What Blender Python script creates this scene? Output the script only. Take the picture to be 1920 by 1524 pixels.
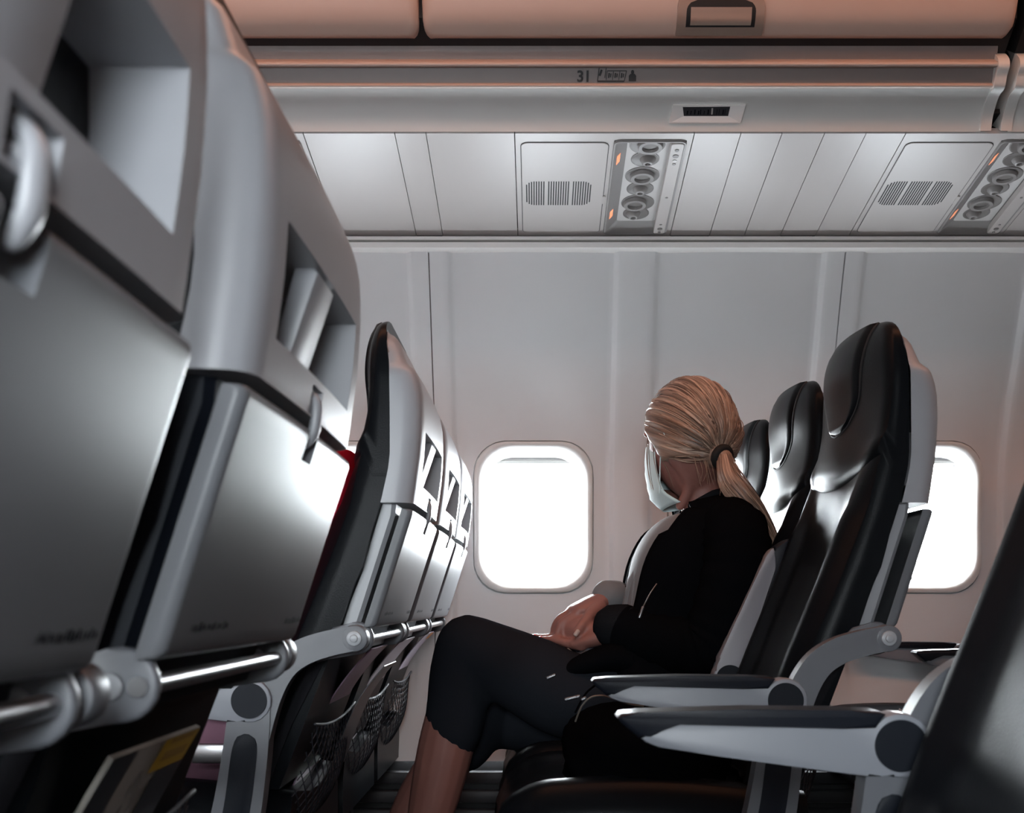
import bpy, bmesh, math, random
import numpy as np
from mathutils import Vector, Matrix, Quaternion

random.seed(7)
R = math.radians
scene = bpy.context.scene
for o in list(bpy.data.objects):
    bpy.data.objects.remove(o)
C = scene.collection

# ------------------------------------------------------------------ camera
# world: +Y runs across the cabin (depth), +X aft (image right), +Z up, floor at z = 0
VX, VY, F, CZ = 1005.0, 1130.0, 2300.0, 0.735
cam_data = bpy.data.cameras.new('camera')
cam = bpy.data.objects.new('camera', cam_data)
C.objects.link(cam)
cam.location = (0, 0, CZ)
cam.rotation_euler = (R(90), 0, 0)
cam_data.sensor_width = 36.0
cam_data.lens = F / 1920 * 36
cam_data.shift_x = (960 - VX) / 1920
cam_data.shift_y = (VY - 762) / 1920
cam_data.clip_start = 0.02
cam_data.dof.use_dof = True
cam_data.dof.focus_distance = 2.4
cam_data.dof.aperture_fstop = 11.0
scene.camera = cam

# ------------------------------------------------------------------ world + exposure
SKY = 78.0
world = bpy.data.worlds.new('sky')
scene.world = world
world.use_nodes = True
bg = world.node_tree.nodes['Background']
bg.inputs[0].default_value = (0.90, 0.955, 1.0, 1)
bg.inputs[1].default_value = SKY
wt = world.node_tree
geo = wt.nodes.new('ShaderNodeTexCoord'); sep = wt.nodes.new('ShaderNodeSeparateXYZ'); ramp = wt.nodes.new('ShaderNodeValToRGB')
mapr = wt.nodes.new('ShaderNodeMapRange'); mapr.inputs[1].default_value = -0.25; mapr.inputs[2].default_value = 0.05
ramp.color_ramp.elements[0].color = (0.40, 0.43, 0.46, 1); ramp.color_ramp.elements[1].color = (0.90, 0.955, 1.0, 1)   # hazy ground, white sky
wt.links.new(geo.outputs['Generated'], sep.inputs[0]); wt.links.new(sep.outputs['Z'], mapr.inputs[0])
wt.links.new(mapr.outputs[0], ramp.inputs[0]); wt.links.new(ramp.outputs[0], bg.inputs[0])
vs = scene.view_settings
vs.view_transform = 'Standard'
vs.look = 'None'
vs.gamma = 1
vs.use_curve_mapping = False
vs.exposure = 0.0

def W(px, py, d):
    return Vector(((px - VX) * d / F, d, CZ + (VY - py) * d / F))

# ------------------------------------------------------------------ materials
MATS = {}
def mat(name, col, rough=0.5, metal=0.0, bump=0.0, bscale=400.0, var=0.0, vscale=6.0, coat=0.0,
        spec=0.5, emit=None, estr=0.0, sheen=0.0, trans=0.0):
    m = bpy.data.materials.new(name)
    m.use_nodes = True
    nt = m.node_tree
    b = nt.nodes['Principled BSDF']
    b.inputs['Base Color'].default_value = (*col, 1)
    b.inputs['Roughness'].default_value = rough
    b.inputs['Metallic'].default_value = metal
    b.inputs['Specular IOR Level'].default_value = spec
    b.inputs['Coat Weight'].default_value = coat
    b.inputs['Sheen Weight'].default_value = sheen
    b.inputs['Transmission Weight'].default_value = trans
    if emit:
        b.inputs['Emission Color'].default_value = (*emit, 1)
        b.inputs['Emission Strength'].default_value = estr
    tc = nt.nodes.new('ShaderNodeTexCoord')
    if var > 0:
        n = nt.nodes.new('ShaderNodeTexNoise'); n.inputs['Scale'].default_value = vscale
        n.inputs['Detail'].default_value = 2.5
        nt.links.new(tc.outputs['Object'], n.inputs['Vector'])
        mp = nt.nodes.new('ShaderNodeMapRange')
        mp.inputs[1].default_value = 0.2; mp.inputs[2].default_value = 0.8
        mp.inputs[3].default_value = 1 - var; mp.inputs[4].default_value = 1 + var
        nt.links.new(n.outputs['Fac'], mp.inputs[0])
        mx = nt.nodes.new('ShaderNodeVectorMath'); mx.operation = 'SCALE'
        mx.inputs[0].default_value = col
        nt.links.new(mp.outputs[0], mx.inputs['Scale'])
        nt.links.new(mx.outputs[0], b.inputs['Base Color'])
        mp2 = nt.nodes.new('ShaderNodeMapRange')
        mp2.inputs[1].default_value = 0.2; mp2.inputs[2].default_value = 0.8
        mp2.inputs[3].default_value = rough * (1 - var); mp2.inputs[4].default_value = min(1, rough * (1 + var))
        nt.links.new(n.outputs['Fac'], mp2.inputs[0])
        nt.links.new(mp2.outputs[0], b.inputs['Roughness'])
    if bump > 0:
        n2 = nt.nodes.new('ShaderNodeTexNoise'); n2.inputs['Scale'].default_value = bscale
        n2.inputs['Detail'].default_value = 3
        nt.links.new(tc.outputs['Object'], n2.inputs['Vector'])
        bp = nt.nodes.new('ShaderNodeBump'); bp.inputs['Strength'].default_value = bump
        bp.inputs['Distance'].default_value = 0.002
        nt.links.new(n2.outputs['Fac'], bp.inputs['Height'])
        nt.links.new(bp.outputs[0], b.inputs['Normal'])
    MATS[name] = m
    return m

mat('wall_plastic', (0.80, 0.80, 0.805), 0.45, bump=0.08, bscale=900, var=0.02, vscale=3)
mat('frame_plastic', (0.80, 0.79, 0.77), 0.35)
mat('psu_plastic', (0.47, 0.435, 0.42), 0.38, bump=0.05, bscale=900, var=0.02, vscale=4)
mat('psu_white', (0.62, 0.60, 0.59), 0.35)
mat('rail_white', (0.90, 0.87, 0.85), 0.4)
mat('psu_grey', (0.25, 0.235, 0.23), 0.4)
mat('socket_grey', (0.15, 0.135, 0.13), 0.4)
mat('bin_door', (0.58, 0.43, 0.36), 0.42, bump=0.05, bscale=900, var=0.02)
mat('bin_rail', (0.20, 0.165, 0.155), 0.45, bump=0.05, bscale=900)
mat('bin_lip', (0.52, 0.42, 0.37), 0.4)
mat('bin_under', (0.70, 0.70, 0.68), 0.45, bump=0.05, bscale=900, var=0.02)
mat('bin_latch', (0.30, 0.22, 0.18), 0.45)
mat('gap_black', (0.006, 0.006, 0.007), 0.7)
mat('print_black', (0.012, 0.012, 0.012), 0.6)
mat('print_grey', (0.008, 0.009, 0.012), 0.8, spec=0.05)
mat('leather', (0.004, 0.005, 0.0065), 0.30, bump=0.10, bscale=500, spec=0.06)
mat('shell', (0.30, 0.305, 0.325), 0.36, bump=0.04, bscale=700, var=0.05, vscale=14)
mat('tray', (0.12, 0.124, 0.134), 0.34, spec=0.22, bump=0.03, bscale=700, var=0.09, vscale=5)
mat('frame_paint', (0.115, 0.12, 0.134), 0.42, bump=0.03)
mat('arm_body', (0.235, 0.245, 0.275), 0.42, bump=0.05, bscale=700)
mat('arm_pad', (0.010, 0.012, 0.018), 0.38, bump=0.08, bscale=600, spec=0.18)
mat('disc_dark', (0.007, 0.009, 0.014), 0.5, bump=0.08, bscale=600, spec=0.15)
mat('steel', (0.42, 0.42, 0.43), 0.30, metal=1.0)
mat('bolt', (0.34, 0.35, 0.37), 0.3)
mat('pocket_cloth', (0.012, 0.012, 0.014), 0.9, bump=0.2, bscale=300, spec=0.0)
mat('net_cord', (0.016, 0.017, 0.024), 0.65)
mat('carpet', (0.014, 0.014, 0.017), 0.95, bump=0.5, bscale=500, spec=0.0)
mat('grille', (0.03, 0.03, 0.034), 0.5)
mat('bulkhead', (0.32, 0.31, 0.30), 0.6)
mat('skin', (0.27, 0.115, 0.092), 0.5, bump=0.05, bscale=300, var=0.08, vscale=25)
mat('nail_pale', (0.45, 0.33, 0.29), 0.25)
mat('nail_red', (0.45, 0.012, 0.03), 0.2)
mat('jacket', (0.0035, 0.0038, 0.0048), 0.75, bump=0.3, bscale=90, spec=0.0)
mat('rib_knit', (0.010, 0.011, 0.013), 0.9, bump=0.4, bscale=250, spec=0.0)
mat('shirt', (0.17, 0.17, 0.175), 0.8, bump=0.35, bscale=45, spec=0.12)
mat('trousers', (0.017, 0.019, 0.024), 0.85, bump=0.3, bscale=120, spec=0.0)
mat('hair_tie', (0.005, 0.005, 0.005), 0.8)
mat('eye_white', (0.8, 0.8, 0.78), 0.2)
mat('mask', (0.68, 0.82, 0.82), 0.75, bump=0.2, bscale=150)
mat('zip', (0.22, 0.22, 0.23), 0.35, metal=1.0)
mat('shoe', (0.02, 0.02, 0.022), 0.5)
mat('red_top', (0.36, 0.010, 0.025), 0.7, bump=0.3, bscale=60, spec=0.0)
mat('mauve', (0.20, 0.10, 0.14), 0.6, bump=0.2, bscale=60, spec=0.12)
mat('dark_hair', (0.012, 0.009, 0.008), 0.5)
mat('bag', (0.0025, 0.0025, 0.003), 0.8, bump=0.3, bscale=80, spec=0.0)
mat('piping', (0.16, 0.14, 0.12), 0.35)
mat('paper', (0.72, 0.70, 0.69), 0.6)
mat('card_purple', (0.26, 0.15, 0.22), 0.35, var=0.3, vscale=8)
mat('card_grey', (0.36, 0.32, 0.36), 0.35, var=0.2, vscale=8)
mat('card_lilac', (0.62, 0.55, 0.68), 0.35, var=0.25, vscale=20)
mat('card_orange', (0.80, 0.30, 0.05), 0.45)
mat('card_dark', (0.03, 0.03, 0.035), 0.3)
mat('yellow', (0.45, 0.27, 0.01), 0.45)
mat('yellow_print', (0.30, 0.17, 0.01), 0.5)
mat('foil', (0.30, 0.28, 0.25), 0.3, var=0.5, vscale=16, bump=0.4, bscale=25)
mat('orange_lamp', (0.8, 0.25, 0.12), 0.4, emit=(1.0, 0.36, 0.18), estr=0.9)
mat('ceiling_lamp', (0.8, 0.6, 0.5), 0.5, emit=(1.0, 0.38, 0.18), estr=4.0)
mat('ceiling', (0.55, 0.52, 0.50), 0.6)

# clear acrylic window pane: lets daylight through, glints a little
def pane_mat():
    m = bpy.data.materials.new('window_acrylic'); m.use_nodes = True
    nt = m.node_tree; nt.nodes.clear()
    out = nt.nodes.new('ShaderNodeOutputMaterial')
    mx = nt.nodes.new('ShaderNodeMixShader'); mx.inputs[0].default_value = 0.05
    t = nt.nodes.new('ShaderNodeBsdfTransparent'); t.inputs[0].default_value = (0.96, 0.98, 0.98, 1)
    g = nt.nodes.new('ShaderNodeBsdfGlossy'); g.inputs['Roughness'].default_value = 0.05
    nt.links.new(t.outputs[0], mx.inputs[1]); nt.links.new(g.outputs[0], mx.inputs[2])
    nt.links.new(mx.outputs[0], out.inputs[0])
    MATS['pane'] = m
pane_mat()

# blond hair with streaks that run along each lock (uses the 'streak' mesh attribute)
def hair_mat():
    m = bpy.data.materials.new('blond_hair'); m.use_nodes = True
    nt = m.node_tree; b = nt.nodes['Principled BSDF']
    b.inputs['Roughness'].default_value = 0.42
    at = nt.nodes.new('ShaderNodeAttribute'); at.attribute_name = 'streak'
    n = nt.nodes.new('ShaderNodeTexNoise'); n.inputs['Scale'].default_value = 1.0; n.inputs['Detail'].default_value = 6
    nt.links.new(at.outputs['Vector'], n.inputs['Vector'])
    cr = nt.nodes.new('ShaderNodeValToRGB')
    cr.color_ramp.elements[0].position = 0.30; cr.color_ramp.elements[0].color = (0.045, 0.026, 0.020, 1)
    cr.color_ramp.elements[1].position = 0.68; cr.color_ramp.elements[1].color = (0.60, 0.43, 0.33, 1)
    e = cr.color_ramp.elements.new(0.48); e.color = (0.26, 0.165, 0.12, 1)
    nt.links.new(n.outputs['Fac'], cr.inputs[0])
    nt.links.new(cr.outputs[0], b.inputs['Base Color'])
    bp = nt.nodes.new('ShaderNodeBump'); bp.inputs['Strength'].default_value = 0.5; bp.inputs['Distance'].default_value = 0.003
    nt.links.new(n.outputs['Fac'], bp.inputs['Height']); nt.links.new(bp.outputs[0], b.inputs['Normal'])
    MATS['hair'] = m
hair_mat()

# ------------------------------------------------------------------ object helpers
def link(name, me, m, parent=None):
    o = bpy.data.objects.new(name, me)
    C.objects.link(o)
    if m is not None:
        me.materials.clear(); me.materials.append(MATS[m])
    if parent is not None:
        o.parent = parent
    return o

def obj(name, bm, m, parent=None, smooth=40, recalc=True):
    if recalc:
        bmesh.ops.recalc_face_normals(bm, faces=bm.faces[:])
    me = bpy.data.meshes.new(name)
    bm.to_mesh(me); bm.free()
    if smooth:
        me.shade_smooth()
        me.set_sharp_from_angle(angle=R(smooth))
    return link(name, me, m, parent)

def thing(name, label, cat, loc=(0, 0, 0), group=None):
    o = bpy.data.objects.new(name, None); C.objects.link(o)
    o.empty_display_size = 0.05
    o.location = loc
    return tag(o, label, cat, group)

def tag(o, label=None, cat=None, group=None, kind=None):
    if label: o['label'] = label
    if cat: o['category'] = cat
    if group: o['group'] = group
    if kind: o['kind'] = kind
    return o

def struct(o, label=None):
    o['kind'] = 'structure'
    if label: o['label'] = label
    return o

def struct_empty(name, loc=(0, 0, 0), label=None):
    o = bpy.data.objects.new(name, None); C.objects.link(o); o.location = loc
    o.empty_display_size = 0.05
    return struct(o, label)

def copy_tree(src, parent=None, loc=None):
    c = src.copy(); C.objects.link(c)
    if parent: c.parent = parent
    if loc is not None: c.location = loc
    for ch in list(src.children):
        copy_tree(ch, c)
    return c

def clean(bm, d=1e-5):
    bmesh.ops.remove_doubles(bm, verts=bm.verts[:], dist=d)
    return bm

def grid_faces(bm, rows, closed=False, skip=None):
    n = len(rows[0])
    for i in range(len(rows) - 1):
        for j in range(n if closed else n - 1):
            if skip and skip(i, j): continue
            k = (j + 1) % n
            try: bm.faces.new((rows[i][j], rows[i][k], rows[i + 1][k], rows[i + 1][j]))
            except ValueError: pass

def loft(rings, bm=None, cap=True, closed=True):
    bm = bm or bmesh.new()
    rows = [[bm.verts.new(p) for p in r] for r in rings]
    grid_faces(bm, rows, closed)
    if cap and closed:
        for r in (rows[0], rows[-1]):
            c = bm.verts.new(sum((v.co for v in r), Vector()) / len(r))
            for j in range(len(r)):
                bm.faces.new((r[j], r[(j + 1) % len(r)], c))
    return bm

def box(bm, lo, hi, bevel=0.0, seg=2, mtx=None):
    r = bmesh.ops.create_cube(bm, size=1)
    vs_ = r['verts']
    for v in vs_:
        v.co = Vector([lo[i] + (v.co[i] + 0.5) * (hi[i] - lo[i]) for i in range(3)])
    if bevel > 0:
        es = list({e for v in vs_ for e in v.link_edges})
        rr = bmesh.ops.bevel(bm, geom=es, offset=bevel, segments=seg, affect='EDGES', profile=0.5)
        vs_ = list({v for f in rr['faces'] for v in f.verts} | set(v for v in vs_ if v.is_valid))
    if mtx is not None:
        for v in vs_: v.co = mtx @ v.co
    return bm

def smooth_path(pts, n=6):
    """Catmull-Rom through tuples of any length"""
    P = [np.array(p, float) for p in pts]
    out = []
    for i in range(len(P) - 1):
        p0 = P[max(i - 1, 0)]; p1 = P[i]; p2 = P[i + 1]; p3 = P[min(i + 2, len(P) - 1)]
        for k in range(n):
            t = k / n
            out.append(0.5 * ((2 * p1) + (-p0 + p2) * t + (2 * p0 - 5 * p1 + 4 * p2 - p3) * t * t + (-p0 + 3 * p1 - 3 * p2 + p3) * t ** 3))
    out.append(P[-1])
    return out

def tube(pts, rad, seg=10, bm=None, side=None, rb=None, round_ends=True):
    """tube along pts; rad / rb lists or numbers: half sizes along 'side' and across it"""
    bm = bm or bmesh.new()
    P = [Vector(p) for p in pts]
    n = len(P)
    ra = [rad] * n if not hasattr(rad, '__len__') else list(rad)
    rbb = ra if rb is None else ([rb] * n if not hasattr(rb, '__len__') else list(rb))
    T = []
    for i in range(n):
        t = (P[min(i + 1, n - 1)] - P[max(i - 1, 0)])
        T.append(t.normalized())
    ref = Vector(side) if side else (Vector((0, 0, 1)) if abs(T[0].z) < 0.9 else Vector((1, 0, 0)))
    rings = []
    a = None
    for i in range(n):
        t = T[i]
        base = ref if (side or a is None) else a
        a = (base - t * base.dot(t)).normalized()
        b = t.cross(a)
        def ring(c, s):
            return [c + a * ra[i] * s * math.cos(2 * math.pi * k / seg) + b * rbb[i] * s * math.sin(2 * math.pi * k / seg) for k in range(seg)]
        if i == 0 and round_ends:
            m_ = min(ra[i], rbb[i])
            for q in (80, 55, 28): rings.append(ring(P[i] - t * m_ * math.sin(R(q)), math.cos(R(q))))
        rings.append(ring(P[i], 1))
        if i == n - 1 and round_ends:
            m_ = min(ra[i], rbb[i])
            for q in (28, 55, 80): rings.append(ring(P[i] + t * m_ * math.sin(R(q)), math.cos(R(q))))
    return loft(rings, bm)

def prism(poly, y0, y1, bevel=0.0, bm=None, seg=2):
    """poly of (x, z) extruded between y0 and y1"""
    bm = bm or bmesh.new()
    a = [bm.verts.new((p[0], y0, p[1])) for p in poly]
    b = [bm.verts.new((p[0], y1, p[1])) for p in poly]
    n = len(poly)
    f1 = bm.faces.new(a); f2 = bm.faces.new(b[::-1])
    for i in range(n):
        bm.faces.new((a[i], b[i], b[(i + 1) % n], a[(i + 1) % n]))
    if bevel > 0:
        es = list(f1.edges) + list(f2.edges)
        bmesh.ops.bevel(bm, geom=es, offset=bevel, segments=seg, affect='EDGES', profile=0.5)
    return bm

def disc(center, r, y0, y1, seg=32, bevel=0.0, bm=None):
    poly = [(center[0] + r * math.cos(2 * math.pi * k / seg), center[1] + r * math.sin(2 * math.pi * k / seg)) for k in range(seg)]
    return prism(poly, y0, y1, bevel, bm)

def sinterp(z, tab):
    """smooth interpolation in a table of (z, value), z rising"""
    zs = [t[0] for t in tab]; v = [t[1] for t in tab]
    if z <= zs[0]: return v[0]
    if z >= zs[-1]: return v[-1]
    i = max(k for k in range(len(zs)) if zs[k] <= z)
    i = min(i, len(zs) - 2)
    h = zs[i + 1] - zs[i]; t = (z - zs[i]) / h
    def slope(k):
        if k == 0: return (v[1] - v[0]) / (zs[1] - zs[0])
        if k == len(zs) - 1: return (v[-1] - v[-2]) / (zs[-1] - zs[-2])
        a = (v[k] - v[k - 1]) / (zs[k] - zs[k - 1]); b = (v[k + 1] - v[k]) / (zs[k + 1] - zs[k])
        return 0 if a * b <= 0 else 2 * a * b / (a + b)
    m0, m1 = slope(i), slope(i + 1)
    return (v[i] * (2 * t**3 - 3 * t**2 + 1) + m0 * h * (t**3 - 2 * t**2 + t) + v[i + 1] * (-2 * t**3 + 3 * t**2) + m1 * h * (t**3 - t**2))

def text_mesh(name, s, size, m, mtx, parent=None, extrude=0.0004):
    cu = bpy.data.curves.new(name, 'FONT'); cu.body = s; cu.size = size; cu.extrude = extrude; cu.offset = size * 0.025
    tmp = bpy.data.objects.new(name + '_tmp', cu); C.objects.link(tmp)
    dg = bpy.context.evaluated_depsgraph_get()
    me = bpy.data.meshes.new_from_object(tmp.evaluated_get(dg))
    bpy.data.objects.remove(tmp); bpy.data.curves.remove(cu)
    me.transform(mtx)
    return link(name, me, m, parent)

def remesh(o, voxel, smooth_it=6, factor=0.5):
    md = o.modifiers.new('remesh', 'REMESH'); md.mode = 'VOXEL'; md.voxel_size = voxel; md.use_smooth_shade = True
    ms = o.modifiers.new('smooth', 'SMOOTH'); ms.iterations = smooth_it; ms.factor = factor
    dg = bpy.context.evaluated_depsgraph_get()
    me = bpy.data.meshes.new_from_object(o.evaluated_get(dg))
    old = o.data; o.modifiers.clear(); o.data = me
    bpy.data.meshes.remove(old)
    me.shade_smooth()
    return o

# =================================================================== SETTING
MID = 1.425                       # cabin centre line
XF, XR = -2.55, 2.8               # forward and rear ends of the stretch of cabin
WALL = [(0.0, 3.05), (0.15, 3.06), (0.30, 3.09), (0.45, 3.14), (0.60, 3.18), (0.75, 3.20), (0.92, 3.207), (1.05, 3.20),
        (1.20, 3.165), (1.35, 3.10), (1.50, 3.035), (1.60, 2.985), (1.64, 2.96)]
WIN0, WPITCH, WZ = -0.007, 0.508, 0.957
HW, HH, HR = 0.1545, 0.1955, 0.085
SEAM0, PANW = -0.262, 1.016

def relief(X):
    """window bays sit a little behind the posts between them"""
    f = ((X - WIN0 + WPITCH / 2) % WPITCH) - WPITCH / 2
    a = abs(f)
    lo, hi = 0.196, 0.212
    t = min(1, max(0, (a - lo) / (hi - lo)))
    bow = 0.010 * (min(a, lo) / lo) ** 2
    return -bow + 0.014 * t * t * (3 - 2 * t)

def wall_d(X, z):
    k = 1.0 if z > 0.62 else max(0.0, (z - 0.5) / 0.12)
    return sinterp(z, WALL) - relief(X) * k

def rrect(hw, hh, r, ang):
    """distance from centre to rounded rectangle in direction ang"""
    c, s = math.cos(ang), math.sin(ang)
    lo, hi = 0.0, 1.0
    for _ in range(40):
        m_ = (lo + hi) / 2
        x, y = abs(c * m_), abs(s * m_)
        qx, qy = x - (hw - r), y - (hh - r)
        d = math.hypot(max(qx, 0), max(qy, 0)) + min(max(qx, qy), 0) - r
        if d > 0: hi = m_
        else: lo = m_
    return lo

def side(y, near):
    return 2 * MID - y if near else y

def wall_panel(x0, parent, near):
    bm = bmesh.new()
    x0 += 0.0015; x1 = x0 + PANW - 0.003
    wins = [WIN0 + WPITCH * k for k in range(-8, 9) if x0 < WIN0 + WPITCH * k < x1]
    cz0, cz1 = WZ - 0.24, WZ + 0.24
    zs = [0.335, 0.36, 0.40, 0.45, 0.5, 0.54, 0.58, 0.62, 0.66, 0.69] + [cz0 + (cz1 - cz0) * i / 12 for i in range(13)] + [1.24, 1.29, 1.34, 1.40, 1.46, 1.52, 1.56, 1.585, 1.604]
    xs = set([x0, x1])
    for w in wins:
        for i in range(13): xs.add(round(w - 0.185 + 0.37 * i / 12, 6))
        for q in (-0.254, -0.24, -0.225, -0.212, -0.2085, -0.204, -0.1995, -0.196, 0.196, 0.1995, 0.204, 0.2085, 0.212, 0.225, 0.24):
            xx = w + q
            if x0 < xx < x1: xs.add(round(xx, 6))
    xs = sorted(xs)
    rows = [[bm.verts.new((X, side(wall_d(X, z), near), z)) for X in xs] for z in zs]
    def inwin(i, j):
        zc = (zs[i] + zs[i + 1]) / 2; xc = (xs[j] + xs[j + 1]) / 2
        return cz0 < zc < cz1 and any(abs(xc - w) < 0.185 for w in wins)
    grid_faces(bm, rows, False, inwin)
    for w in wins:
        per = []
        js = [j for j, X in enumerate(xs) if abs(X - w) <= 0.1851]
        is_ = [i for i, z in enumerate(zs) if cz0 - 1e-6 <= z <= cz1 + 1e-6]
        for j in js[:-1]: per.append(rows[is_[0]][j])
        for i in is_[:-1]: per.append(rows[i][js[-1]])
        for j in js[::-1][:-1]: per.append(rows[is_[-1]][j])
        for i in is_[::-1][:-1]: per.append(rows[i][js[0]])
        rings = [per]
        for t in (0.45, 0.8, 1.0):
            ring = []
            for v in per:
                dx, dz = v.co.x - w, v.co.z - WZ
                ang = math.atan2(dz, dx); L = math.hypot(dx, dz)
                rr = L + (rrect(HW + 0.003, HH + 0.003, HR, ang) - L) * t
                X, z = w + rr * math.cos(ang), WZ + rr * math.sin(ang)
                ring.append(bm.verts.new((X, side(wall_d(X, z), near), z)))
            rings.append(ring)
        ring = [bm.verts.new((v.co.x, v.co.y + (0.02 if not near else -0.02), v.co.z)) for v in rings[-1]]
        rings.append(ring)
        grid_faces(bm, rings, True)
    # returned edges at the panel seams
    for j in (0, len(xs) - 1):
        e = [r[j] for r in rows]
        b = [bm.verts.new((v.co.x, v.co.y + (0.012 if not near else -0.012), v.co.z)) for v in e]
        for i in range(len(e) - 1): bm.faces.new((e[i], e[i + 1], b[i + 1], b[i]))
    return obj('sidewall_panel', clean(bm), 'wall_plastic', parent, 35)

def wall_backing(parent, near):
    """strip of lining behind each panel seam"""
    for k in range(-3, 4):
        X = SEAM0 + PANW * k
        if not XF < X < XR: continue
        bm = bmesh.new()
        a, b = [], []
        for i in range(27):
            z = 0.335 + (1.604 - 0.335) * i / 26
            y = side(wall_d(X, z) + 0.011, near)
            a.append(bm.verts.new((X - 0.02, y, z))); b.append(bm.verts.new((X + 0.02, y, z)))
        for i in range(26): bm.faces.new((a[i], b[i], b[i + 1], a[i + 1]))
        obj('seam_strip', bm, 'bin_rail', parent, 60)

def contour(w, hw, hh, r, off, near, flat=None, n=56):
    ring = []
    for i in range(n):
        ang = 2 * math.pi * i / n
        L = rrect(hw, hh, r, ang)
        X, z = w + L * math.cos(ang), WZ + L * math.sin(ang)
        base = sinterp(z, WALL) - relief(w) if flat is None else flat
        ring.append(Vector((X, side(base + off, near), z)))
    return ring

NEAR_SHADE = {-2: 0.03, -1: 0.03, 0: 0.03}      # unseen shades on the viewer's side, the others closed to shape the light
win_no = [0]
def window(w, near, shade_drop, label):
    win_no[0] += 1
    base = struct_empty('window_%d' % win_no[0], (0, 0, 0), label)
    base['group'] = 'cabin windows beside the viewer' if near else 'cabin windows in the far sidewall'
    prof = [(HW + 0.02, HH + 0.02, HR + 0.01, 0.034), (HW + 0.001, HH + 0.001, HR, 0.016), (HW, HH, HR, -0.004), (HW - 0.005, HH - 0.005, HR, -0.007), (HW - 0.014, HH - 0.014, HR, -0.004),
            (HW - 0.024, HH - 0.026, HR - 0.012, 0.012), (HW - 0.028, HH - 0.032, HR - 0.014, 0.030), (HW - 0.029, HH - 0.034, HR - 0.014, 0.046)]
    rings = [contour(w, *p, near) for p in prof]
    pd = 3.262
    rings.append(contour(w, HW - 0.029, HH - 0.034, HR - 0.014, 0, near, pd - 0.012))
    obj('window_frame', loft(rings, cap=False), 'frame_plastic', base, 50)
    # inner reveal ring holding the pane
    rr = [contour(w, HW - 0.027, HH - 0.031, HR - 0.014, 0, near, pd - 0.012), contour(w, HW - 0.036, HH - 0.042, HR - 0.02, 0, near, pd - 0.010),
          contour(w, HW - 0.037, HH - 0.043, HR - 0.02, 0, near, pd + 0.015), contour(w, HW + 0.02, HH + 0.02, HR, 0, near, pd + 0.02)]
    obj('inner_seal', loft(rr, cap=False), 'frame_plastic', base, 50)
    # pane
    bm = bmesh.new()
    a = [bm.verts.new(p) for p in contour(w, HW - 0.034, HH - 0.040, HR - 0.02, 0, near, pd + 0.002)]
    bm.faces.new(a)
    obj('pane', bm, 'pane', base, 0)
    # sliding shade, pulled down by shade_drop
    zt = WZ + HH - 0.03
    bm = bmesh.new()
    n = 24
    zb = zt - shade_drop
    hwm = HW - 0.030
    rows = []
    for (z, yy) in ((zt + 0.03, -0.016), (zb + 0.012, -0.016), (zb + 0.010, -0.022), (zb + 0.002, -0.022), (zb, -0.018), (zb, -0.0135), (zt + 0.03, -0.0135)):
        rows.append([bm.verts.new((w - hwm + 2 * hwm * i / n, side(pd + yy, near), z)) for i in range(n + 1)])
    grid_faces(bm, rows)
    obj('window_shade', bm, 'frame_plastic', base, 40)
    # portal that guides the sky's light through the pane (adds no light of its own)
    if shade_drop > 0.3: return base
    la = bpy.data.lights.new('window_portal', 'AREA'); la.shape = 'RECTANGLE'; la.size = 0.25; la.size_y = 0.32
    la.cycles.is_portal = True
    lo = bpy.data.objects.new('window_portal', la); C.objects.link(lo)
    lo.location = (w, side(pd + 0.004, near), WZ)
    lo.rotation_euler = (R(90), 0, 0) if near else (R(-90), 0, 0)
    lo.parent = base
    return base

def slat_grille(parent, near):
    for i in range(6):
        bm = bmesh.new()
        z = 0.05 + i * 0.046
        d = sinterp(z, WALL)
        y0, y1 = side(d - 0.004, near), side(d + 0.03, near)
        box(bm, (XF, min(y0, y1), z), (XR, max(y0, y1), z + 0.03), 0.004)
        obj('grille_slat', bm, 'grille', parent, 40)
    bm = bmesh.new()
    y0, y1 = side(3.12, near), side(3.14, near)
    box(bm, (XF, min(y0, y1), 0.0), (XR, max(y0, y1), 0.36))
    obj('grille_backing', bm, 'gap_black', parent, 0)

wall_right = struct_empty('wall_right', label='curved pale grey cabin sidewall lining beyond the seats')
wall_left = struct_empty('wall_left', label='curved cabin sidewall lining on the side of the viewer')
for near, par in ((False, wall_right), (True, wall_left)):
    for k in range(-3, 3):
        if XF - 1.0 < SEAM0 + PANW * k and SEAM0 + PANW * k < XR:
            wall_panel(SEAM0 + PANW * k, par, near)
    wall_backing(par, near)
    slat_grille(par, near)
    for k in range(-5, 7):
        w = WIN0 + WPITCH * k
        if XF + 0.1 < w < XR - 0.1:
            if near:
                window(w, True, NEAR_SHADE.get(k, 0.31), 'cabin window in the sidewall behind the viewer')
            else:
                lab = {0: 'cabin window in full view between the seat rows, blown out white', 1: 'cabin window hidden behind the blond passenger',
                       2: 'cabin window behind the tall empty aisle seat at right'}.get(k, 'cabin window further along the far sidewall')
                window(w, False, 0.022 if -3 < k < 3 else 0.31, lab)  # shades out of view are closed to cut light on the seat backs

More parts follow.
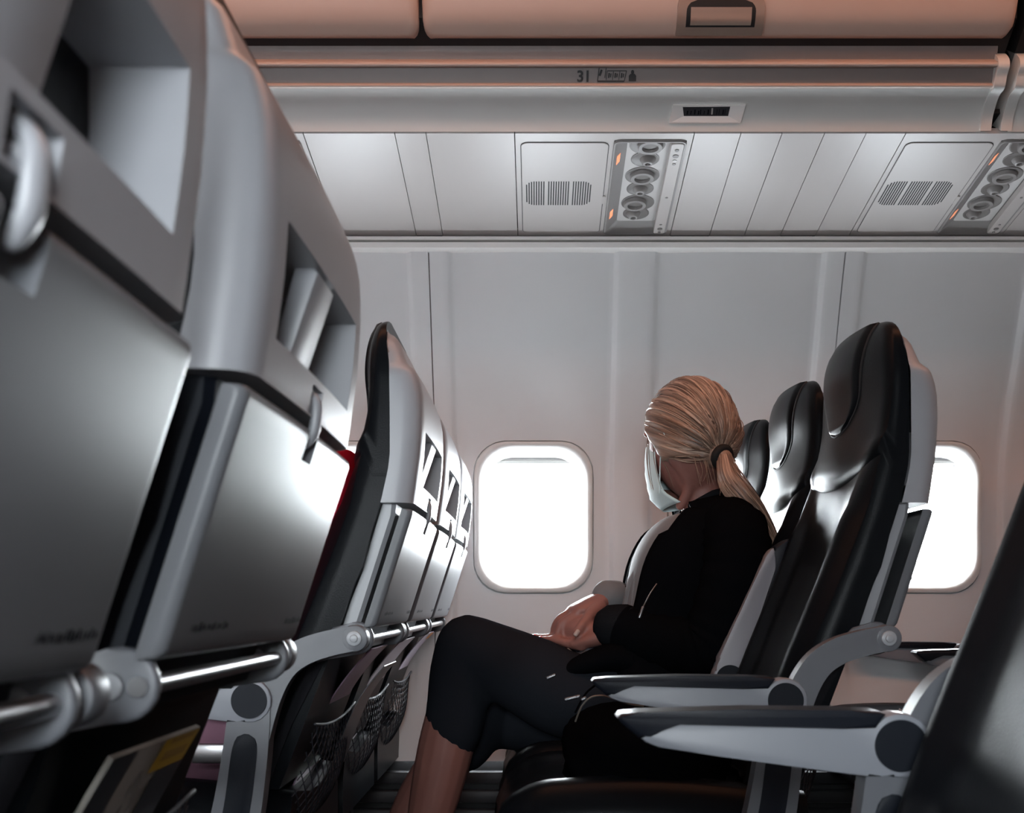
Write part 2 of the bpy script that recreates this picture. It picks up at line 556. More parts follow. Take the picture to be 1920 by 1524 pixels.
# floor, ceiling, bulkheads
bm = bmesh.new(); box(bm, (XF - 0.1, -0.45, -0.05), (XR + 0.1, 3.3, 0.0))
struct(obj('floor', bm, 'carpet', None, 0), 'dark carpeted cabin floor under the seats')
bm = bmesh.new()
prof = [(3.22, 1.59), (3.16, 1.75), (3.0, 1.95), (2.6, 2.14), (2.1, 2.22), (1.425, 2.24), (0.75, 2.22), (0.25, 2.14), (-0.15, 1.95), (-0.31, 1.75), (-0.37, 1.59)]
prof = smooth_path(prof, 3)
loft([[Vector((X, p[0], p[1])) for p in prof] for X in (XF - 0.1, XR + 0.1)], bm, cap=False, closed=False)
struct(obj('ceiling', bm, 'ceiling', None, 60), 'curved cabin ceiling above the overhead bins')
for nm, X, lab in (('wall_front', XF - 0.05, 'grey bulkhead at the forward end'), ('wall_rear', XR + 0.05, 'grey bulkhead at the rear end')):
    bm = bmesh.new(); box(bm, (X - 0.02, -0.45, 0), (X + 0.02, 3.3, 2.3))
    struct(obj(nm, bm, 'bulkhead', None, 0), lab)
# lining behind the wall top so that no sky shows through
for near in (False, True):
    bm = bmesh.new()
    loft([[Vector((X, side(2.962, near), 1.6015)), Vector((X, side(3.26, near), 1.6015)), Vector((X, side(3.26, near), 1.64))] for X in (XF - 0.1, XR + 0.1)], bm, cap=False, closed=False)
    struct(obj('trim_%d' % (3 if near else 2), bm, 'bulkhead', None, 0), 'upper lining behind the sidewall top')

# rail between sidewall and service units
trim = struct_empty('trim_1', label='pale double rail with a dark slot along the top of the sidewall')
def rail(prof, m, nm):
    bm = bmesh.new()
    loft([[Vector((X, p[0], p[1])) for p in prof] for X in (XF, XR)], bm)
    obj(nm, bm, m, trim, 30)
def yz(d, py): return (d, CZ + (VY - py) * d / F)
a = yz(2.958, 443); b = yz(2.958, 449.5)
rail([a, b, (3.01, b[1]), (3.01, a[1])], 'rail_white', 'upper_rail')
a = yz(2.952, 454); b = yz(2.952, 464)
rail([a, b, (3.02, b[1]), (3.02, a[1])], 'rail_white', 'lower_rail')
a = yz(2.995, 446); b = yz(2.995, 458)
rail([a, b, (3.0, b[1]), (3.0, a[1])], 'gap_black', 'slot')

# =================================================================== OVERHEAD BINS
def bin_prof(tab):  # (depth, image row) -> (y, z)
    return [yz(d, py) for d, py in tab]

BX = [-2.50, -1.36, -0.2215, 0.925, 2.07]          # door joints
def extr(tab, x0, x1, m, nm, parent, back=0.03, sm=40, bevel=0):
    """thin shell following a profile, between x0 and x1"""
    P = smooth_path(tab, 3) if len(tab) > 3 else tab
    bm = bmesh.new()
    top = [(p[0], p[1]) for p in P]
    bk = [(p[0] + back, p[1] + back * 0.9) for p in P][::-1]
    loft([[Vector((X, y, z)) for y, z in top + bk] for X in (x0, x1)], bm)
    if bevel:
        es = [e for e in bm.edges if abs(e.verts[0].co.x - e.verts[1].co.x) < 1e-6 and len(e.link_faces) == 2 and
              any(abs(f.normal.x) > 0.9 for f in e.link_faces) != all(abs(f.normal.x) > 0.9 for f in e.link_faces)]
    return obj(nm, bm, m, parent, sm)

UNDER = bin_prof([(2.503, 247), (2.495, 225), (2.478, 200), (2.455, 180), (2.438, 166)])
RIDGE = bin_prof([(2.438, 166), (2.428, 164), (2.424, 160), (2.428, 156)])
BAND = bin_prof([(2.430, 157), (2.428, 150), (2.424, 138), (2.420, 127)])
LIP = bin_prof([(2.420, 127), (2.402, 125), (2.396, 120), (2.400, 115), (2.412, 113)])
BAND2 = bin_prof([(2.418, 114), (2.414, 104), (2.410, 95), (2.408, 86)])
GAP = bin_prof([(2.44, 90), (2.45, 70)])
DOOR = bin_prof([(2.42, 72.5), (2.395, 72), (2.380, 68), (2.370, 60), (2.352, 40), (2.338, 15), (2.325, -20), (2.31, -80), (2.30, -170), (2.30, -300), (2.33, -430), (2.38, -470)])

def door_mesh(x0, x1, parent):
    """bowed door with rounded lower corners"""
    P = smooth_path(DOOR, 4)
    bm = bmesh.new()
    r = 0.022
    xs = [0, 0.002, 0.006, 0.012, 0.022]
    cols = [x0 + q for q in xs] + [x0 + (x1 - x0) * i / 8 for i in range(1, 8)] + [x1 - q for q in xs[::-1]]
    rows = []
    zmin = min(p[1] for p in P)
    for p in P:
        row = []
        for X in cols:
            e = min(X - x0, x1 - X)
            k = max(0, 1 - e / r)
            off = r * (1 - math.sqrt(max(0, 1 - k * k)))
            y, z = p[0] + off * 0.8, p[1]
            lift = max(0.0, off - (z - zmin)) 
            row.append(bm.verts.new((X, y, z + lift * 0.9)))
        rows.append(row)
    grid_faces(bm, rows)
    # side returns
    for j in (0, len(cols) - 1):
        b = [bm.verts.new((cols[j], r_[j].co.y + 0.05, r_[j].co.z)) for r_ in rows]
        for i in range(len(rows) - 1): bm.faces.new((rows[i][j], rows[i + 1][j], b[i + 1], b[i]))
    return obj('bin_door', bm, 'bin_door', parent, 50)

def bin_latch(xc, door):
    P0 = yz(2.372, 66); P1 = yz(2.330, -8)
    up = Vector((0, P1[0] - P0[0], P1[1] - P0[1])); h = up.length; up.normalize()
    nrm = Vector((0, -up.z, up.y))   # towards the aisle and down
    if nrm.y > 0: nrm = -nrm
    org = Vector((xc, P0[0], P0[1]))
    def pt(x, t, n): return org + Vector((x, 0, 0)) + up * t + nrm * (n + 0.002 + 0.011 * math.sin(math.pi * max(0, min(1, t / h))))
    bm = bmesh.new()
    def plate(hw, t0, t1, r, n0, n1, segs=6):
        o_ = []
        for cx, cz, a0 in ((hw - r, t1 - r, 0), (-hw + r, t1 - r, 90)):
            for i in range(segs + 1):
                a = R(a0 + 90 * i / segs); o_.append((cx + r * math.cos(a), cz + r * math.sin(a)))
        o_ += [(-hw, t0), (hw, t0)]
        rows = []
        for q in np.linspace(0, 1, 13):
            t = t0 + (t1 - t0) * q
            w_ = hw if t < t1 - r else hw - r + math.sqrt(max(0, r * r - (t - t1 + r) ** 2))
            rows.append([pt(-w_, t, n0), pt(-w_, t, n1), pt(-w_ * 0.5, t, n1), pt(w_ * 0.5, t, n1), pt(w_, t, n1), pt(w_, t, n0)])
        loft(rows, bm)
    plate(0.083, 0.0, h + 0.012, 0.03, -0.012, 0.003)
    l = obj('latch_plate', bm, 'bin_latch', door, 40)
    bm = bmesh.new()
    rings = []
    for q in np.linspace(0, 1, 11):
        t = 0.017 + (h - 0.022) * q
        w_ = 0.066 if q < 0.6 else 0.066 - 0.022 * (1 - math.sqrt(max(0, 1 - ((q - 0.6) / 0.4) ** 2)))
        rings.append([pt(-w_, t, 0.0034), pt(0, t, 0.0034), pt(w_, t, 0.0034)])
    loft(rings, bm, cap=False, closed=False)
    obj('latch_recess', bm, 'gap_black', door, 40)
    bm = bmesh.new()
    rows = []
    for i in range(9):
        t = 0.021 + (h - 0.038) * i / 8
        bulge = 0.0042 + 0.003 * math.sin(math.pi * min(1, (i + 1) / 6.0))
        rows.append([pt(x, t, bulge) for x in np.linspace(-0.058, 0.058, 9)])
    loft(rows, bm, cap=False, closed=False)
    obj('latch_paddle', bm, 'bin_latch', door, 40)

def overhead_bin(x0, x1, doors, label, sign_x=None, handles=()):
    t = thing('overhead_bin', label, 'overhead bin', (0, 0, 0), 'overhead bins')
    for seg, m, nm in ((UNDER, 'bin_under', 'bottom_panel'), (RIDGE, 'bin_lip', 'bottom_ridge'), (BAND, 'bin_rail', 'number_band'),
                       (LIP, 'bin_lip', 'front_lip'), (BAND2, 'bin_rail', 'upper_band')):
        extr(seg, x0 + 0.018, x1 - 0.018, m, nm, t)
    extr(GAP, x0, x1, 'gap_black', 'door_gap', t)
    # end trims
    full = bin_prof([(2.497, 244), (2.486, 215), (2.455, 180), (2.425, 164), (2.412, 140), (2.398, 122), (2.402, 108), (2.418, 100)])
    for xa, xb in ((x0, x0 + 0.022), (x1 - 0.022, x1)):
        P = smooth_path(full, 4)
        bm = bmesh.new()
        loft([[Vector((xa if k < 2 else xb, p[0] - (0.004 if k in (1, 2) else 0) + (0.05 if k in (0, 3) else 0), p[1] - (0.003 if k in (1, 2) else 0) + (0.03 if k in (0, 3) else 0))) for k in range(4)] for p in P], bm)
        bmesh.ops.bevel(bm, geom=[e for e in bm.edges if len(e.link_faces) == 2 and e.calc_face_angle(0) > 1.0], offset=0.003, segments=2, affect='EDGES')
        obj('end_trim', bm, 'bin_under', t, 40)
    for i, (a, b) in enumerate(doors):
        d = door_mesh(a + 0.0035, b - 0.0035, t)
        if i < len(handles) and handles[i] is not None:
            bin_latch(handles[i], d)
    # body behind the doors
    bm = bmesh.new()
    pr = [(2.45, 1.80), (2.36, 1.86), (2.34, 2.10), (2.42, 2.15), (2.9, 1.98), (3.08, 1.83), (3.08, 1.77), (2.54, 1.77)]
    loft([[Vector((X, y, z)) for y, z in pr] for X in (x0, x1)], bm)
    obj('bin_body', bm, 'gap_black', t, 0)
    return t

bin1 = overhead_bin(-1.372, 0.925, [(-1.372, -0.2215), (-0.2215, 0.925)], 'long beige overhead bin with two doors and the row 31 placard',
                    handles=(None, (1350 - VX) * 2.35 / F))
bin2 = overhead_bin(0.945, 2.10, [(0.945, 2.10)], 'overhead bin behind the dark gap at the right end of the long bin')
# placard 31 on the number band
P0 = Vector((0, *BAND[0])); P1 = Vector((0, *BAND[-1]))
upv = (P1 - P0).normalized(); nrm = Vector((0, -upv.z, upv.y))
if nrm.y > 0: nrm = -nrm
def band_mtx(px, py, d):
    p = W(px, py, d)
    p = P0 + upv * (p - P0).dot(upv) + Vector((p.x, 0, 0)) + nrm * 0.0022
    return Matrix(((1, 0 * upv.x, nrm.x, p.x), (0, upv.y, nrm.y, p.y), (0, upv.z, nrm.z, p.z), (0, 0, 0, 1)))
text_mesh('row_number', '31', 0.0285, 'print_black', band_mtx(1081, 153, 2.43), bin1)
def band_shape(nm, polys, px, py, d, m):
    mt = band_mtx(px, py, d); bm = bmesh.new()
    for poly in polys:
        a = [bm.verts.new(mt @ Vector((x, y, 0))) for x, y in poly]
        b = [bm.verts.new(mt @ Vector((x, y, 0.0005))) for x, y in poly]
        n = len(poly); bm.faces.new(b); bm.faces.new(a[::-1])
        for i in range(n): bm.faces.new((a[i], a[(i + 1) % n], b[(i + 1) % n], b[i]))
    return obj(nm, bm, m, bin1, 0)
def stroke(x0, y0, x1, y1, w):
    v = Vector((x1 - x0, y1 - y0)); n = Vector((-v.y, v.x)).normalized() * w / 2
    return [(x0 + n.x, y0 + n.y), (x0 - n.x, y0 - n.y), (x1 - n.x, y1 - n.y), (x1 + n.x, y1 + n.y)]
u_ = 0.0010
pol = [stroke(0, 0, 0.003, 0.025, 0.0016), stroke(0.003, 0.025, 0.017, 0.025, 0.0016), stroke(0, 0, 0.053, 0, 0.0028), stroke(0.017, 0.025, 0.0145, 0.006, 0.0016),
       stroke(0.019, 0.019, 0.057, 0.019, 0.0014), stroke(0.057, 0.019, 0.053, 0, 0.0016), stroke(0.004, 0.010, 0.008, 0.021, 0.004)]
for i in range(3):
    x = 0.019 + i * 0.0125
    pol += [stroke(x, 0.018, x - 0.002, 0.002, 0.0013), stroke(x + 0.004, 0.015, x + 0.003, 0.006, 0.0026), stroke(x + 0.0075, 0.014, x + 0.0065, 0.007, 0.0020)]
band_shape('seat_letter_symbols', pol, 1120, 152.5, 2.43, 'print_black')
pol = [[(0, 0), (0.0145, 0), (0.0145, 0.010), (0.0115, 0.0135), (0.003, 0.0135), (0, 0.010)],
       [(0.0072 + 0.0032 * math.cos(k * math.pi / 6), 0.0165 + 0.0042 * math.sin(k * math.pi / 6)) for k in range(12)]]
band_shape('passenger_symbol', pol, 1178.5, 152.5, 2.43, 'print_black')

# recessed lit sign under the bin
def under_sign():
    p00 = W(1254, 229, 2.494); 
    def q(px, py, off=0.0):
        d = np.interp(py, [180, 200, 225, 247], [2.455, 2.478, 2.495, 2.503])
        v = W(px, py, d); nr = Vector((0, -0.75, -0.65)).normalized()
        return v + nr * off
    out = [(1254, 230), (1262, 196), (1398, 195), (1388, 230)]
    mid = [(1259, 227), (1266, 199), (1394, 198), (1385, 227)]
    inn = [(1282, 217), (1280, 200), (1369, 199.5), (1365, 217)]
    bm = bmesh.new()
    rows = [[q(*p, -0.002) for p in out], [q(*p, 0.004) for p in out], [q(*p, 0.005) for p in mid], [q(*p, 0.0015) for p in inn]]
    r_ = [[bm.verts.new(p) for p in r] for r in rows]
    grid_faces(bm, r_, True)
    t = obj('sign_housing', bm, 'rail_white', bin1, 20)
    bm = bmesh.new(); bm.faces.new([bm.verts.new(q(*p, 0.0016)) for p in inn])
    obj('sign_glass', bm, 'card_dark', bin1, 0)
    bm = bmesh.new()
    rng = random.Random(3)
    x = 1287
    while x < 1360:
        if abs(x - 1334) > 5:
            h = rng.choice((7, 9, 10))
            w_ = rng.choice((1.2, 1.8, 2.4))
            bm.faces.new([bm.verts.new(q(*p, 0.0020)) for p in ((x, 214), (x + w_, 214), (x + w_ + 1, 214 - h), (x + 1, 214 - h))])
        x += rng.choice((4, 5, 7))
    obj('sign_lettering', bm, 'print_grey', bin1, 0)
    bm = bmesh.new()
    bm.faces.new([bm.verts.new(q(*p, 0.0020)) for p in ((1333, 214), (1336, 214), (1337, 202), (1334, 202))])
    obj('sign_divider', bm, 'psu_plastic', bin1, 0)
under_sign()

# =================================================================== SERVICE UNITS
I0 = Vector((0, 2.506, CZ + (VY - 249.5) * 2.506 / F)); O0 = Vector((0, 2.972, CZ + (VY - 444.5) * 2.972 / F))
SV = (O0 - I0); SLEN = SV.length; SDIR = SV.normalized()
SN = Vector((0, -SDIR.z, SDIR.y))
if SN.z > 0: SN = -SN
def PS(X, s, off=0.0):
    p = I0 + SV * s + SN * off
    return Vector((X, p.y, p.z))
def ps_slab(bm, x0, x1, s0, s1, o0, o1):
    vs_ = []
    for o_ in (o0, o1):
        vs_.append([bm.verts.new(PS(x, s, o_)) for x, s in ((x0, s0), (x1, s0), (x1, s1), (x0, s1))])
    grid_faces(bm, vs_, True); bm.faces.new(vs_[1]); bm.faces.new(vs_[0][::-1])
def ps_rr(x0, x1, s0, s1, r, off, skew=0.0, n=6):
    ls = SLEN
    out = []
    for cx, cs, a0 in ((x1 - r, s1 * ls - r, 0), (x0 + r, s1 * ls - r, 90), (x0 + r, s0 * ls + r, 180), (x1 - r, s0 * ls + r, 270)):
        for i in range(n + 1):
            a = R(a0 + 90 * i / n)
            out.append(PS(cx + r * math.cos(a), (cs + r * math.sin(a)) / ls, off))
    return out
def ps_circle(xc, s, r, off, n=28, dx=0, ds=0, tilt=0.0):
    out = []
    for i in range(n):
        a = 2 * math.pi * i / n
        out.append(PS(xc + dx + r * math.cos(a), s + ds + r * math.sin(a) / SLEN, off + tilt * r * math.sin(a)))
    return out

panel_row = struct_empty('trim_5', label='row of blank grey panels between the service units')
def filler(x0, x1, label, slot=False):
    bm = bmesh.new()
    ps_slab(bm, x0 + 0.0008, x1 - 0.0008, 0.004, 0.985, -0.012, 0.0)
    o = obj('blank_panel', bm, 'psu_plastic', panel_row, 0)
    o['label'] = label
    if slot:
        bm = bmesh.new(); ps_slab(bm, x0 + 0.001, x1 - 0.001, 0.982, 0.990, -0.004, 0.0008)
        obj('edge_slot', bm, 'gap_black', o, 0)

def service_unit(x0, label):
    """frame with hinged loudspeaker flap and a tray of reading lights and air nozzles; x0 is its forward edge"""
    t = thing('service_unit', label, 'service unit', (x0, 0, 0), 'passenger service units')
    sx = lambda v: v + 0.044      # measured on the first unit, whose forward edge is at -0.044
    bm = bmesh.new()
    xa, xb, sa, sb = sx(0.162), sx(0.312), 0.06, 0.955
    # frame around the light tray
    ps_slab(bm, 0.0012, xa, 0.004, 0.985, -0.012, 0.0)
    ps_slab(bm, xb, sx(0.324) - 0.0012, 0.004, 0.985, -0.012, 0.0)
    ps_slab(bm, xa, xb, 0.004, sa, -0.012, 0.0)
    ps_slab(bm, xa, xb, sb, 0.985, -0.012, 0.0)
    obj('unit_frame', bm, 'psu_plastic', t, 0)
    # loudspeaker flap
    fx0, fx1, fs0, fs1 = sx(-0.031), sx(0.151), 0.075, 0.945
    bm = bmesh.new(); loft([ps_rr(fx0 - 0.0015, fx1 + 0.0015, fs0 - 0.003, fs1 + 0.003, 0.016, 0.0002), ps_rr(fx0 - 0.0015, fx1 + 0.0015, fs0 - 0.003, fs1 + 0.003, 0.016, 0.0006)], bm)
    obj('flap_gap', bm, 'gap_black', t, 0)
    bm = bmesh.new(); loft([ps_rr(fx0, fx1, fs0, fs1, 0.015, 0.0), ps_rr(fx0, fx1, fs0, fs1, 0.015, 0.0014), ps_rr(fx0 + 0.001, fx1 - 0.001, fs0 + 0.002, fs1 - 0.002, 0.014, 0.002)], bm)
    flap = obj('speaker_flap', bm, 'psu_plastic', t, 30)
    bm = bmesh.new()
    g0, g1 = sx(-0.0235), sx(0.124)
    n = 27
    for i in range(n):
        if i in (8, 18): continue
        x = g0 + (g1 - g0) * (i + 0.5) / n
        e = min(i, n - 1 - i)
        cut = (0.03, 0.012, 0.004)[e] if e < 3 else 0
        ps_slab(bm, x - 0.00135, x + 0.00135, 0.415 + cut, 0.645 - cut, 0.0015, 0.0024)
    obj('speaker_slots', bm, 'gap_black', flap, 0)['kind'] = 'stuff'
    bm = bmesh.new(); loft([ps_rr(sx(0.150), sx(0.157), 0.56, 0.63, 0.0015, 0.0), ps_rr(sx(0.150), sx(0.157), 0.56, 0.63, 0.0015, 0.003)], bm)
    obj('flap_catch', bm, 'psu_plastic', flap, 20)
    # light tray: rim, brownish sloping side, white bed
    bm = bmesh.new()
    rows = [ps_rr(xa - 0.001, xb + 0.001, sa - 0.002, sb + 0.002, 0.012, 0.0), ps_rr(xa, xb, sa, sb, 0.012, 0.004), ps_rr(xa + 0.003, xb - 0.003, sa + 0.006, sb - 0.006, 0.010, 0.004),
            ps_rr(xa + 0.030, xb - 0.031, sa + 0.010, sb - 0.075, 0.008, -0.016), ps_rr(xa + 0.032, xb - 0.033, sa + 0.012, sb - 0.08, 0.008, -0.0165)]
    loft(rows, bm, cap=False)
    obj('light_tray', bm, 'psu_grey', t, 30)
    bm = bmesh.new(); loft([ps_rr(xa + 0.030, xb - 0.030, sa + 0.01, sb - 0.07, 0.006, -0.020), ps_rr(xa + 0.030, xb - 0.030, sa + 0.01, sb - 0.07, 0.006, -0.0150)], bm)
    bed = obj('light_bed', bm, 'psu_white', t, 20)
    # control strip with switches
    bm = bmesh.new(); loft([ps_rr(xb - 0.031, xb - 0.004, sa + 0.012, sb - 0.012, 0.008, -0.010), ps_rr(xb - 0.031, xb - 0.004, sa + 0.012, sb - 0.012, 0.008, 0.0042), ps_rr(xb - 0.030, xb - 0.005, sa + 0.014, sb - 0.014, 0.007, 0.005)], bm)
    strip = obj('switch_strip', bm, 'psu_plastic', t, 20)
    for s, r, m in ((0.125, 0.0045, 'socket_grey'), (0.175, 0.0065, 'socket_grey'), (0.215, 0.0045, 'psu_white'), (0.245, 0.004, 'psu_grey'), (0.56, 0.003, 'psu_grey'),
                    (0.84, 0.003, 'psu_grey'), (0.885, 0.006, 'socket_grey'), (0.92, 0.0035, 'socket_grey')):
        bm = bmesh.new(); loft([ps_circle(xb - 0.0175, s, r, 0.004, 16), ps_circle(xb - 0.0175, s, r, 0.0062, 16)], bm)
        obj('switch_button', bm, m, strip, 30)
    # six sockets: reading lights and air nozzles in turn
    for i, s in enumerate((0.150, 0.275, 0.425, 0.550, 0.690, 0.800)):
        xc = sx(0.2345)
        big = i % 2 == 0
        r = 0.036 if big else 0.0285
        bm = bmesh.new()
        loft([ps_circle(xc, s, r + 0.002, -0.0152), ps_circle(xc, s, r + 0.002, -0.0138), ps_circle(xc, s, r, -0.0134), ps_circle(xc, s, r * 0.92, -0.0142)], bm)
        sock = obj('reading_light_socket' if big else 'air_nozzle_socket', bm, 'socket_grey', t, 40)
        bm = bmesh.new()
        rr = r * (0.74 if big else 0.62)
        dx = 0.006 if i < 2 else (0.0 if i < 4 else -0.006)
        if big:
            loft([ps_circle(xc, s, rr, -0.016, dx=dx), ps_circle(xc, s, rr, -0.009, dx=dx, ds=0.005), ps_circle(xc, s, rr * 0.94, -0.007, dx=dx, ds=0.006), ps_circle(xc, s, rr * 0.66, -0.007, dx=dx, ds=0.006),
                  ps_circle(xc, s, rr * 0.62, -0.013, dx=dx, ds=0.004)], bm, cap=False)
            obj('light_barrel', bm, 'psu_grey', sock, 40)
            bm = bmesh.new(); loft([ps_circle(xc, s, rr * 0.66, -0.0125, dx=dx, ds=0.004), ps_circle(xc, s, rr * 0.3, -0.0130, dx=dx, ds=0.004)], bm)
            obj('light_lens', bm, 'socket_grey', sock, 40)
        else:
            loft([ps_circle(xc, s, rr, -0.016, dx=dx), ps_circle(xc, s, rr * 0.96, -0.0125, dx=dx, ds=0.002), ps_circle(xc, s, rr * 0.60, -0.005, dx=dx, ds=0.008), ps_circle(xc, s, rr * 0.52, -0.004, dx=dx, ds=0.009),
                  ps_circle(xc, s, rr * 0.34, -0.004, dx=dx, ds=0.009), ps_circle(xc, s, rr * 0.28, -0.010, dx=dx, ds=0.007)], bm)
            obj('air_nozzle', bm, 'psu_grey', sock, 40)
    # two small lit indicators on the sloping side
    for s in (0.235, 0.765):
        bm = bmesh.new()
        k = 0.5
        pts = [(xa + 0.010, s - 0.035), (xa + 0.017, s - 0.045), (xa + 0.017, s + 0.025), (xa + 0.010, s + 0.04)]
        def slope(x): return 0.004 - (x - xa - 0.003) / 0.027 * 0.020
        loft([[PS(x, q, slope(x)) for x, q in pts], [PS(x, q, slope(x) + 0.001) for x, q in pts]], bm)
        obj('indicator_lamp', bm, 'orange_lamp', t, 0)
    return t

units = {-0.844: 'service unit with reading lights further forward, behind the foreground seats', -0.044: 'service unit with reading lights above the blond passenger',
         0.756: 'service unit with reading lights at the right edge of the picture', 1.556: 'service unit with reading lights beyond the right edge'}
for x, lab in units.items():
    service_unit(x, lab)
filler(-0.476, -0.289, 'blank overhead panel next to the foreground seats')
filler(-0.289, -0.225, 'narrow blank panel with a dark slot at its lower edge, left of the speaker flap', True)
filler(-0.225, -0.044, 'wide blank panel directly left of the speaker flap')
for a, b, l, sl in ((0.324, 0.419, 'first blank panel right of the reading lights, dark slot at its lower edge', True), (0.419, 0.503, 'second blank panel right of the reading lights', False),
                    (0.503, 0.590, 'third blank panel right of the reading lights', False), (0.590, 0.675, 'fourth blank panel right of the reading lights, slot at its lower edge', True),
                    (0.675, 0.756, 'last blank panel before the right-hand service unit', False)):
    filler(a, b, l, sl)
filler(1.124, 1.556, 'blank panel beyond the right-hand service unit')
filler(-1.5, -0.844, 'blank panel far forward behind the foreground seats')
filler(1.924, 2.78, 'blank panel at the rear end of the row of service units')
filler(-2.5, -1.5, 'blank panel at the forward end of the row of service units')
bm = bmesh.new(); ps_slab(bm, XF, XR, -0.03, 1.05, -0.045, -0.035)
o = struct(obj('trim_4', bm, 'gap_black', None, 0), 'dark backing above the service panels')

# warm ceiling lamps over the aisle
for k, X in enumerate((-1.7, -0.5, 0.7, 1.9)):
    t = thing('ceiling_light', ('warm ceiling light strip over the forward aisle', 'warm ceiling light strip over the row in front', 'warm ceiling light strip over the passenger row', 'warm ceiling light strip over the rear aisle')[k],
              'ceiling light', (X, 1.80, 2.17), 'ceiling light strips')
    bm = bmesh.new(); box(bm, (-0.57, -0.18, -0.01), (0.57, 0.18, 0.02), 0.006); obj('lamp_housing', bm, 'frame_plastic', t, 30)
    bm = bmesh.new(); box(bm, (-0.55, -0.165, -0.018), (0.55, 0.165, -0.008), 0.004); obj('lamp_diffuser', bm, 'ceiling_lamp', t, 30)

# =================================================================== SEATS
# local frame of a seat: x = aft, measured from the armrest pivot; y = 0 at the seat's middle; z from the floor
PITCH = 0.4826
FS = [(0.45, -0.03), (0.55, 0.0), (0.60, 0.018), (0.656, 0.040), (0.697, 0.057), (0.788, 0.0946), (0.871, 0.125), (0.97, 0.149), (1.044, 0.159), (1.11, 0.162), (1.154, 0.168)]
UB = [(0.45, 0.02), (0.5, 0.040), (0.6, 0.078), (0.70, 0.115), (0.757, 0.134), (0.79, 0.148), (0.83, 0.158), (0.89, 0.176), (0.95, 0.186), (1.06, 0.185), (1.11, 0.180), (1.154, 0.176)]
UK = [(0.878, 0.2220), (0.905, 0.226), (0.957, 0.2325), (1.0, 0.2345), (1.03, 0.2335), (1.055, 0.228), (1.068, 0.222), (1.078, 0.211), (1.09, 0.206), (1.105, 0.201), (1.12, 0.192), (1.127, 0.181)]
WB = [(0.45, 0.2), (0.95, 0.206), (1.06, 0.206), (1.098, 0.200), (1.122, 0.188), (1.138, 0.168), (1.148, 0.14), (1.154, 0.10)]
BULGE = [(0.45, 0.0), (0.6, 0.004), (0.80, 0.008), (0.90, 0.012), (0.95, 0.018), (1.02, 0.018), (1.09, 0.026), (1.138, 0.022), (1.154, 0.01)]

def front(z, y, upper=True):
    w = sinterp(z, WB); q = min(1, abs(y) / w)
    u = sinterp(z, FS) - sinterp(z, BULGE) * (1 - q * q)
    if z < 0.93:                                   # side bolsters of the lower cushion
        k = min(1, (0.93 - z) / 0.08)
        u -= k * 0.020 * math.exp(-((q - 0.80) / 0.13) ** 2)
        u += k * 0.006 * math.exp(-(q / 0.45) ** 2)
    # folded corner at the very edge
    u += 0.006 * max(0, (q - 0.9) / 0.1) ** 2
    return u

QS = [-1, -0.985, -0.955, -0.91, -0.86, -0.8, -0.74, -0.66, -0.55, -0.42, -0.28, -0.14, 0, 0.14, 0.28, 0.42, 0.55, 0.66, 0.74, 0.8, 0.86, 0.91, 0.955, 0.985, 1]
def leather_rings(zs, off=0.0, zbend=None):
    rings = []
    for z in zs:
        w = sinterp(z, WB); ub = sinterp(z, UB); r = []
        r.append(Vector((ub, -w, z)))
        f0 = front(z, w)
        r.append(Vector((f0 + 0.5 * (ub - f0), -w, z)))
        for q in QS:
            zz = z + (zbend(z, q) if zbend else 0)
            r.append(Vector((front(z, q * w) + off, q * w, zz)))
        r.append(Vector((f0 + 0.5 * (ub - f0), w, z)))
        r.append(Vector((ub, w, z)))
        rings.append(r)
    return rings

def seam_bend(z, q):
    return (0.040 * abs(q) ** 2.2) * math.exp(-((z - 0.915) / 0.05) ** 2)

def backrest_lower():
    zs = list(np.linspace(0.47, 0.90, 20)) + [0.915, 0.925]
    rings = leather_rings(zs)
    for i, z in enumerate(zs):                      # the top edge tucks in under the upper cushion
        if z > 0.88:
            k = (z - 0.88) / 0.045
            for j, p in enumerate(rings[i]):
                if 2 <= j < len(rings[i]) - 2: p.x += 0.007 * k * k; p.z += seam_bend(0.915, QS[j - 2]) * k
    return loft(rings)

def backrest_upper():
    zs = [0.905, 0.908, 0.916, 0.93, 0.95, 0.975] + list(np.linspace(1.0, 1.108, 9)) + [1.119, 1.129, 1.137, 1.144, 1.149, 1.152, 1.154]
    rings = leather_rings(zs, 0.0, seam_bend)
    for i, z in enumerate(zs):
        if z < 0.93:
            k = 1 - (z - 0.905) / 0.025
            for j, p in enumerate(rings[i]):
                if 2 <= j < len(rings[i]) - 2: p.x += -0.0015 * (1 - k) + 0.008 * k ** 3
        elif z < 0.97:
            for j, p in enumerate(rings[i]):
                if 2 <= j < len(rings[i]) - 2: p.x += -0.0015 * (0.97 - z) / 0.04
    return loft(rings)

def headrest_pad():
    bm = bmesh.new(); rows = []
    n = 22
    for i in range(n + 1):
        t = i / n
        z = 1.150 - 0.150 * t
        hw = (0.128 - 0.040 * t) * math.sqrt(max(0.0, 1 - max(0, (t - 0.62) / 0.38) ** 2.2))
        if t > 0.999: hw = 0.002
        row = []
        for q in np.linspace(-1, 1, 19):
            e = min(1 - abs(q), (1 - t) * 2.2)
            e2 = max(0, min(1, e / 0.16))
            lift = 0.0075 * math.sqrt(max(0, 1 - (1 - e2) ** 2)) - 0.002
            y = q * hw
            row.append(bm.verts.new((front(min(z, 1.147), y) - lift, y, z)))
        rows.append(row)
    grid_faces(bm, rows)
    return bm

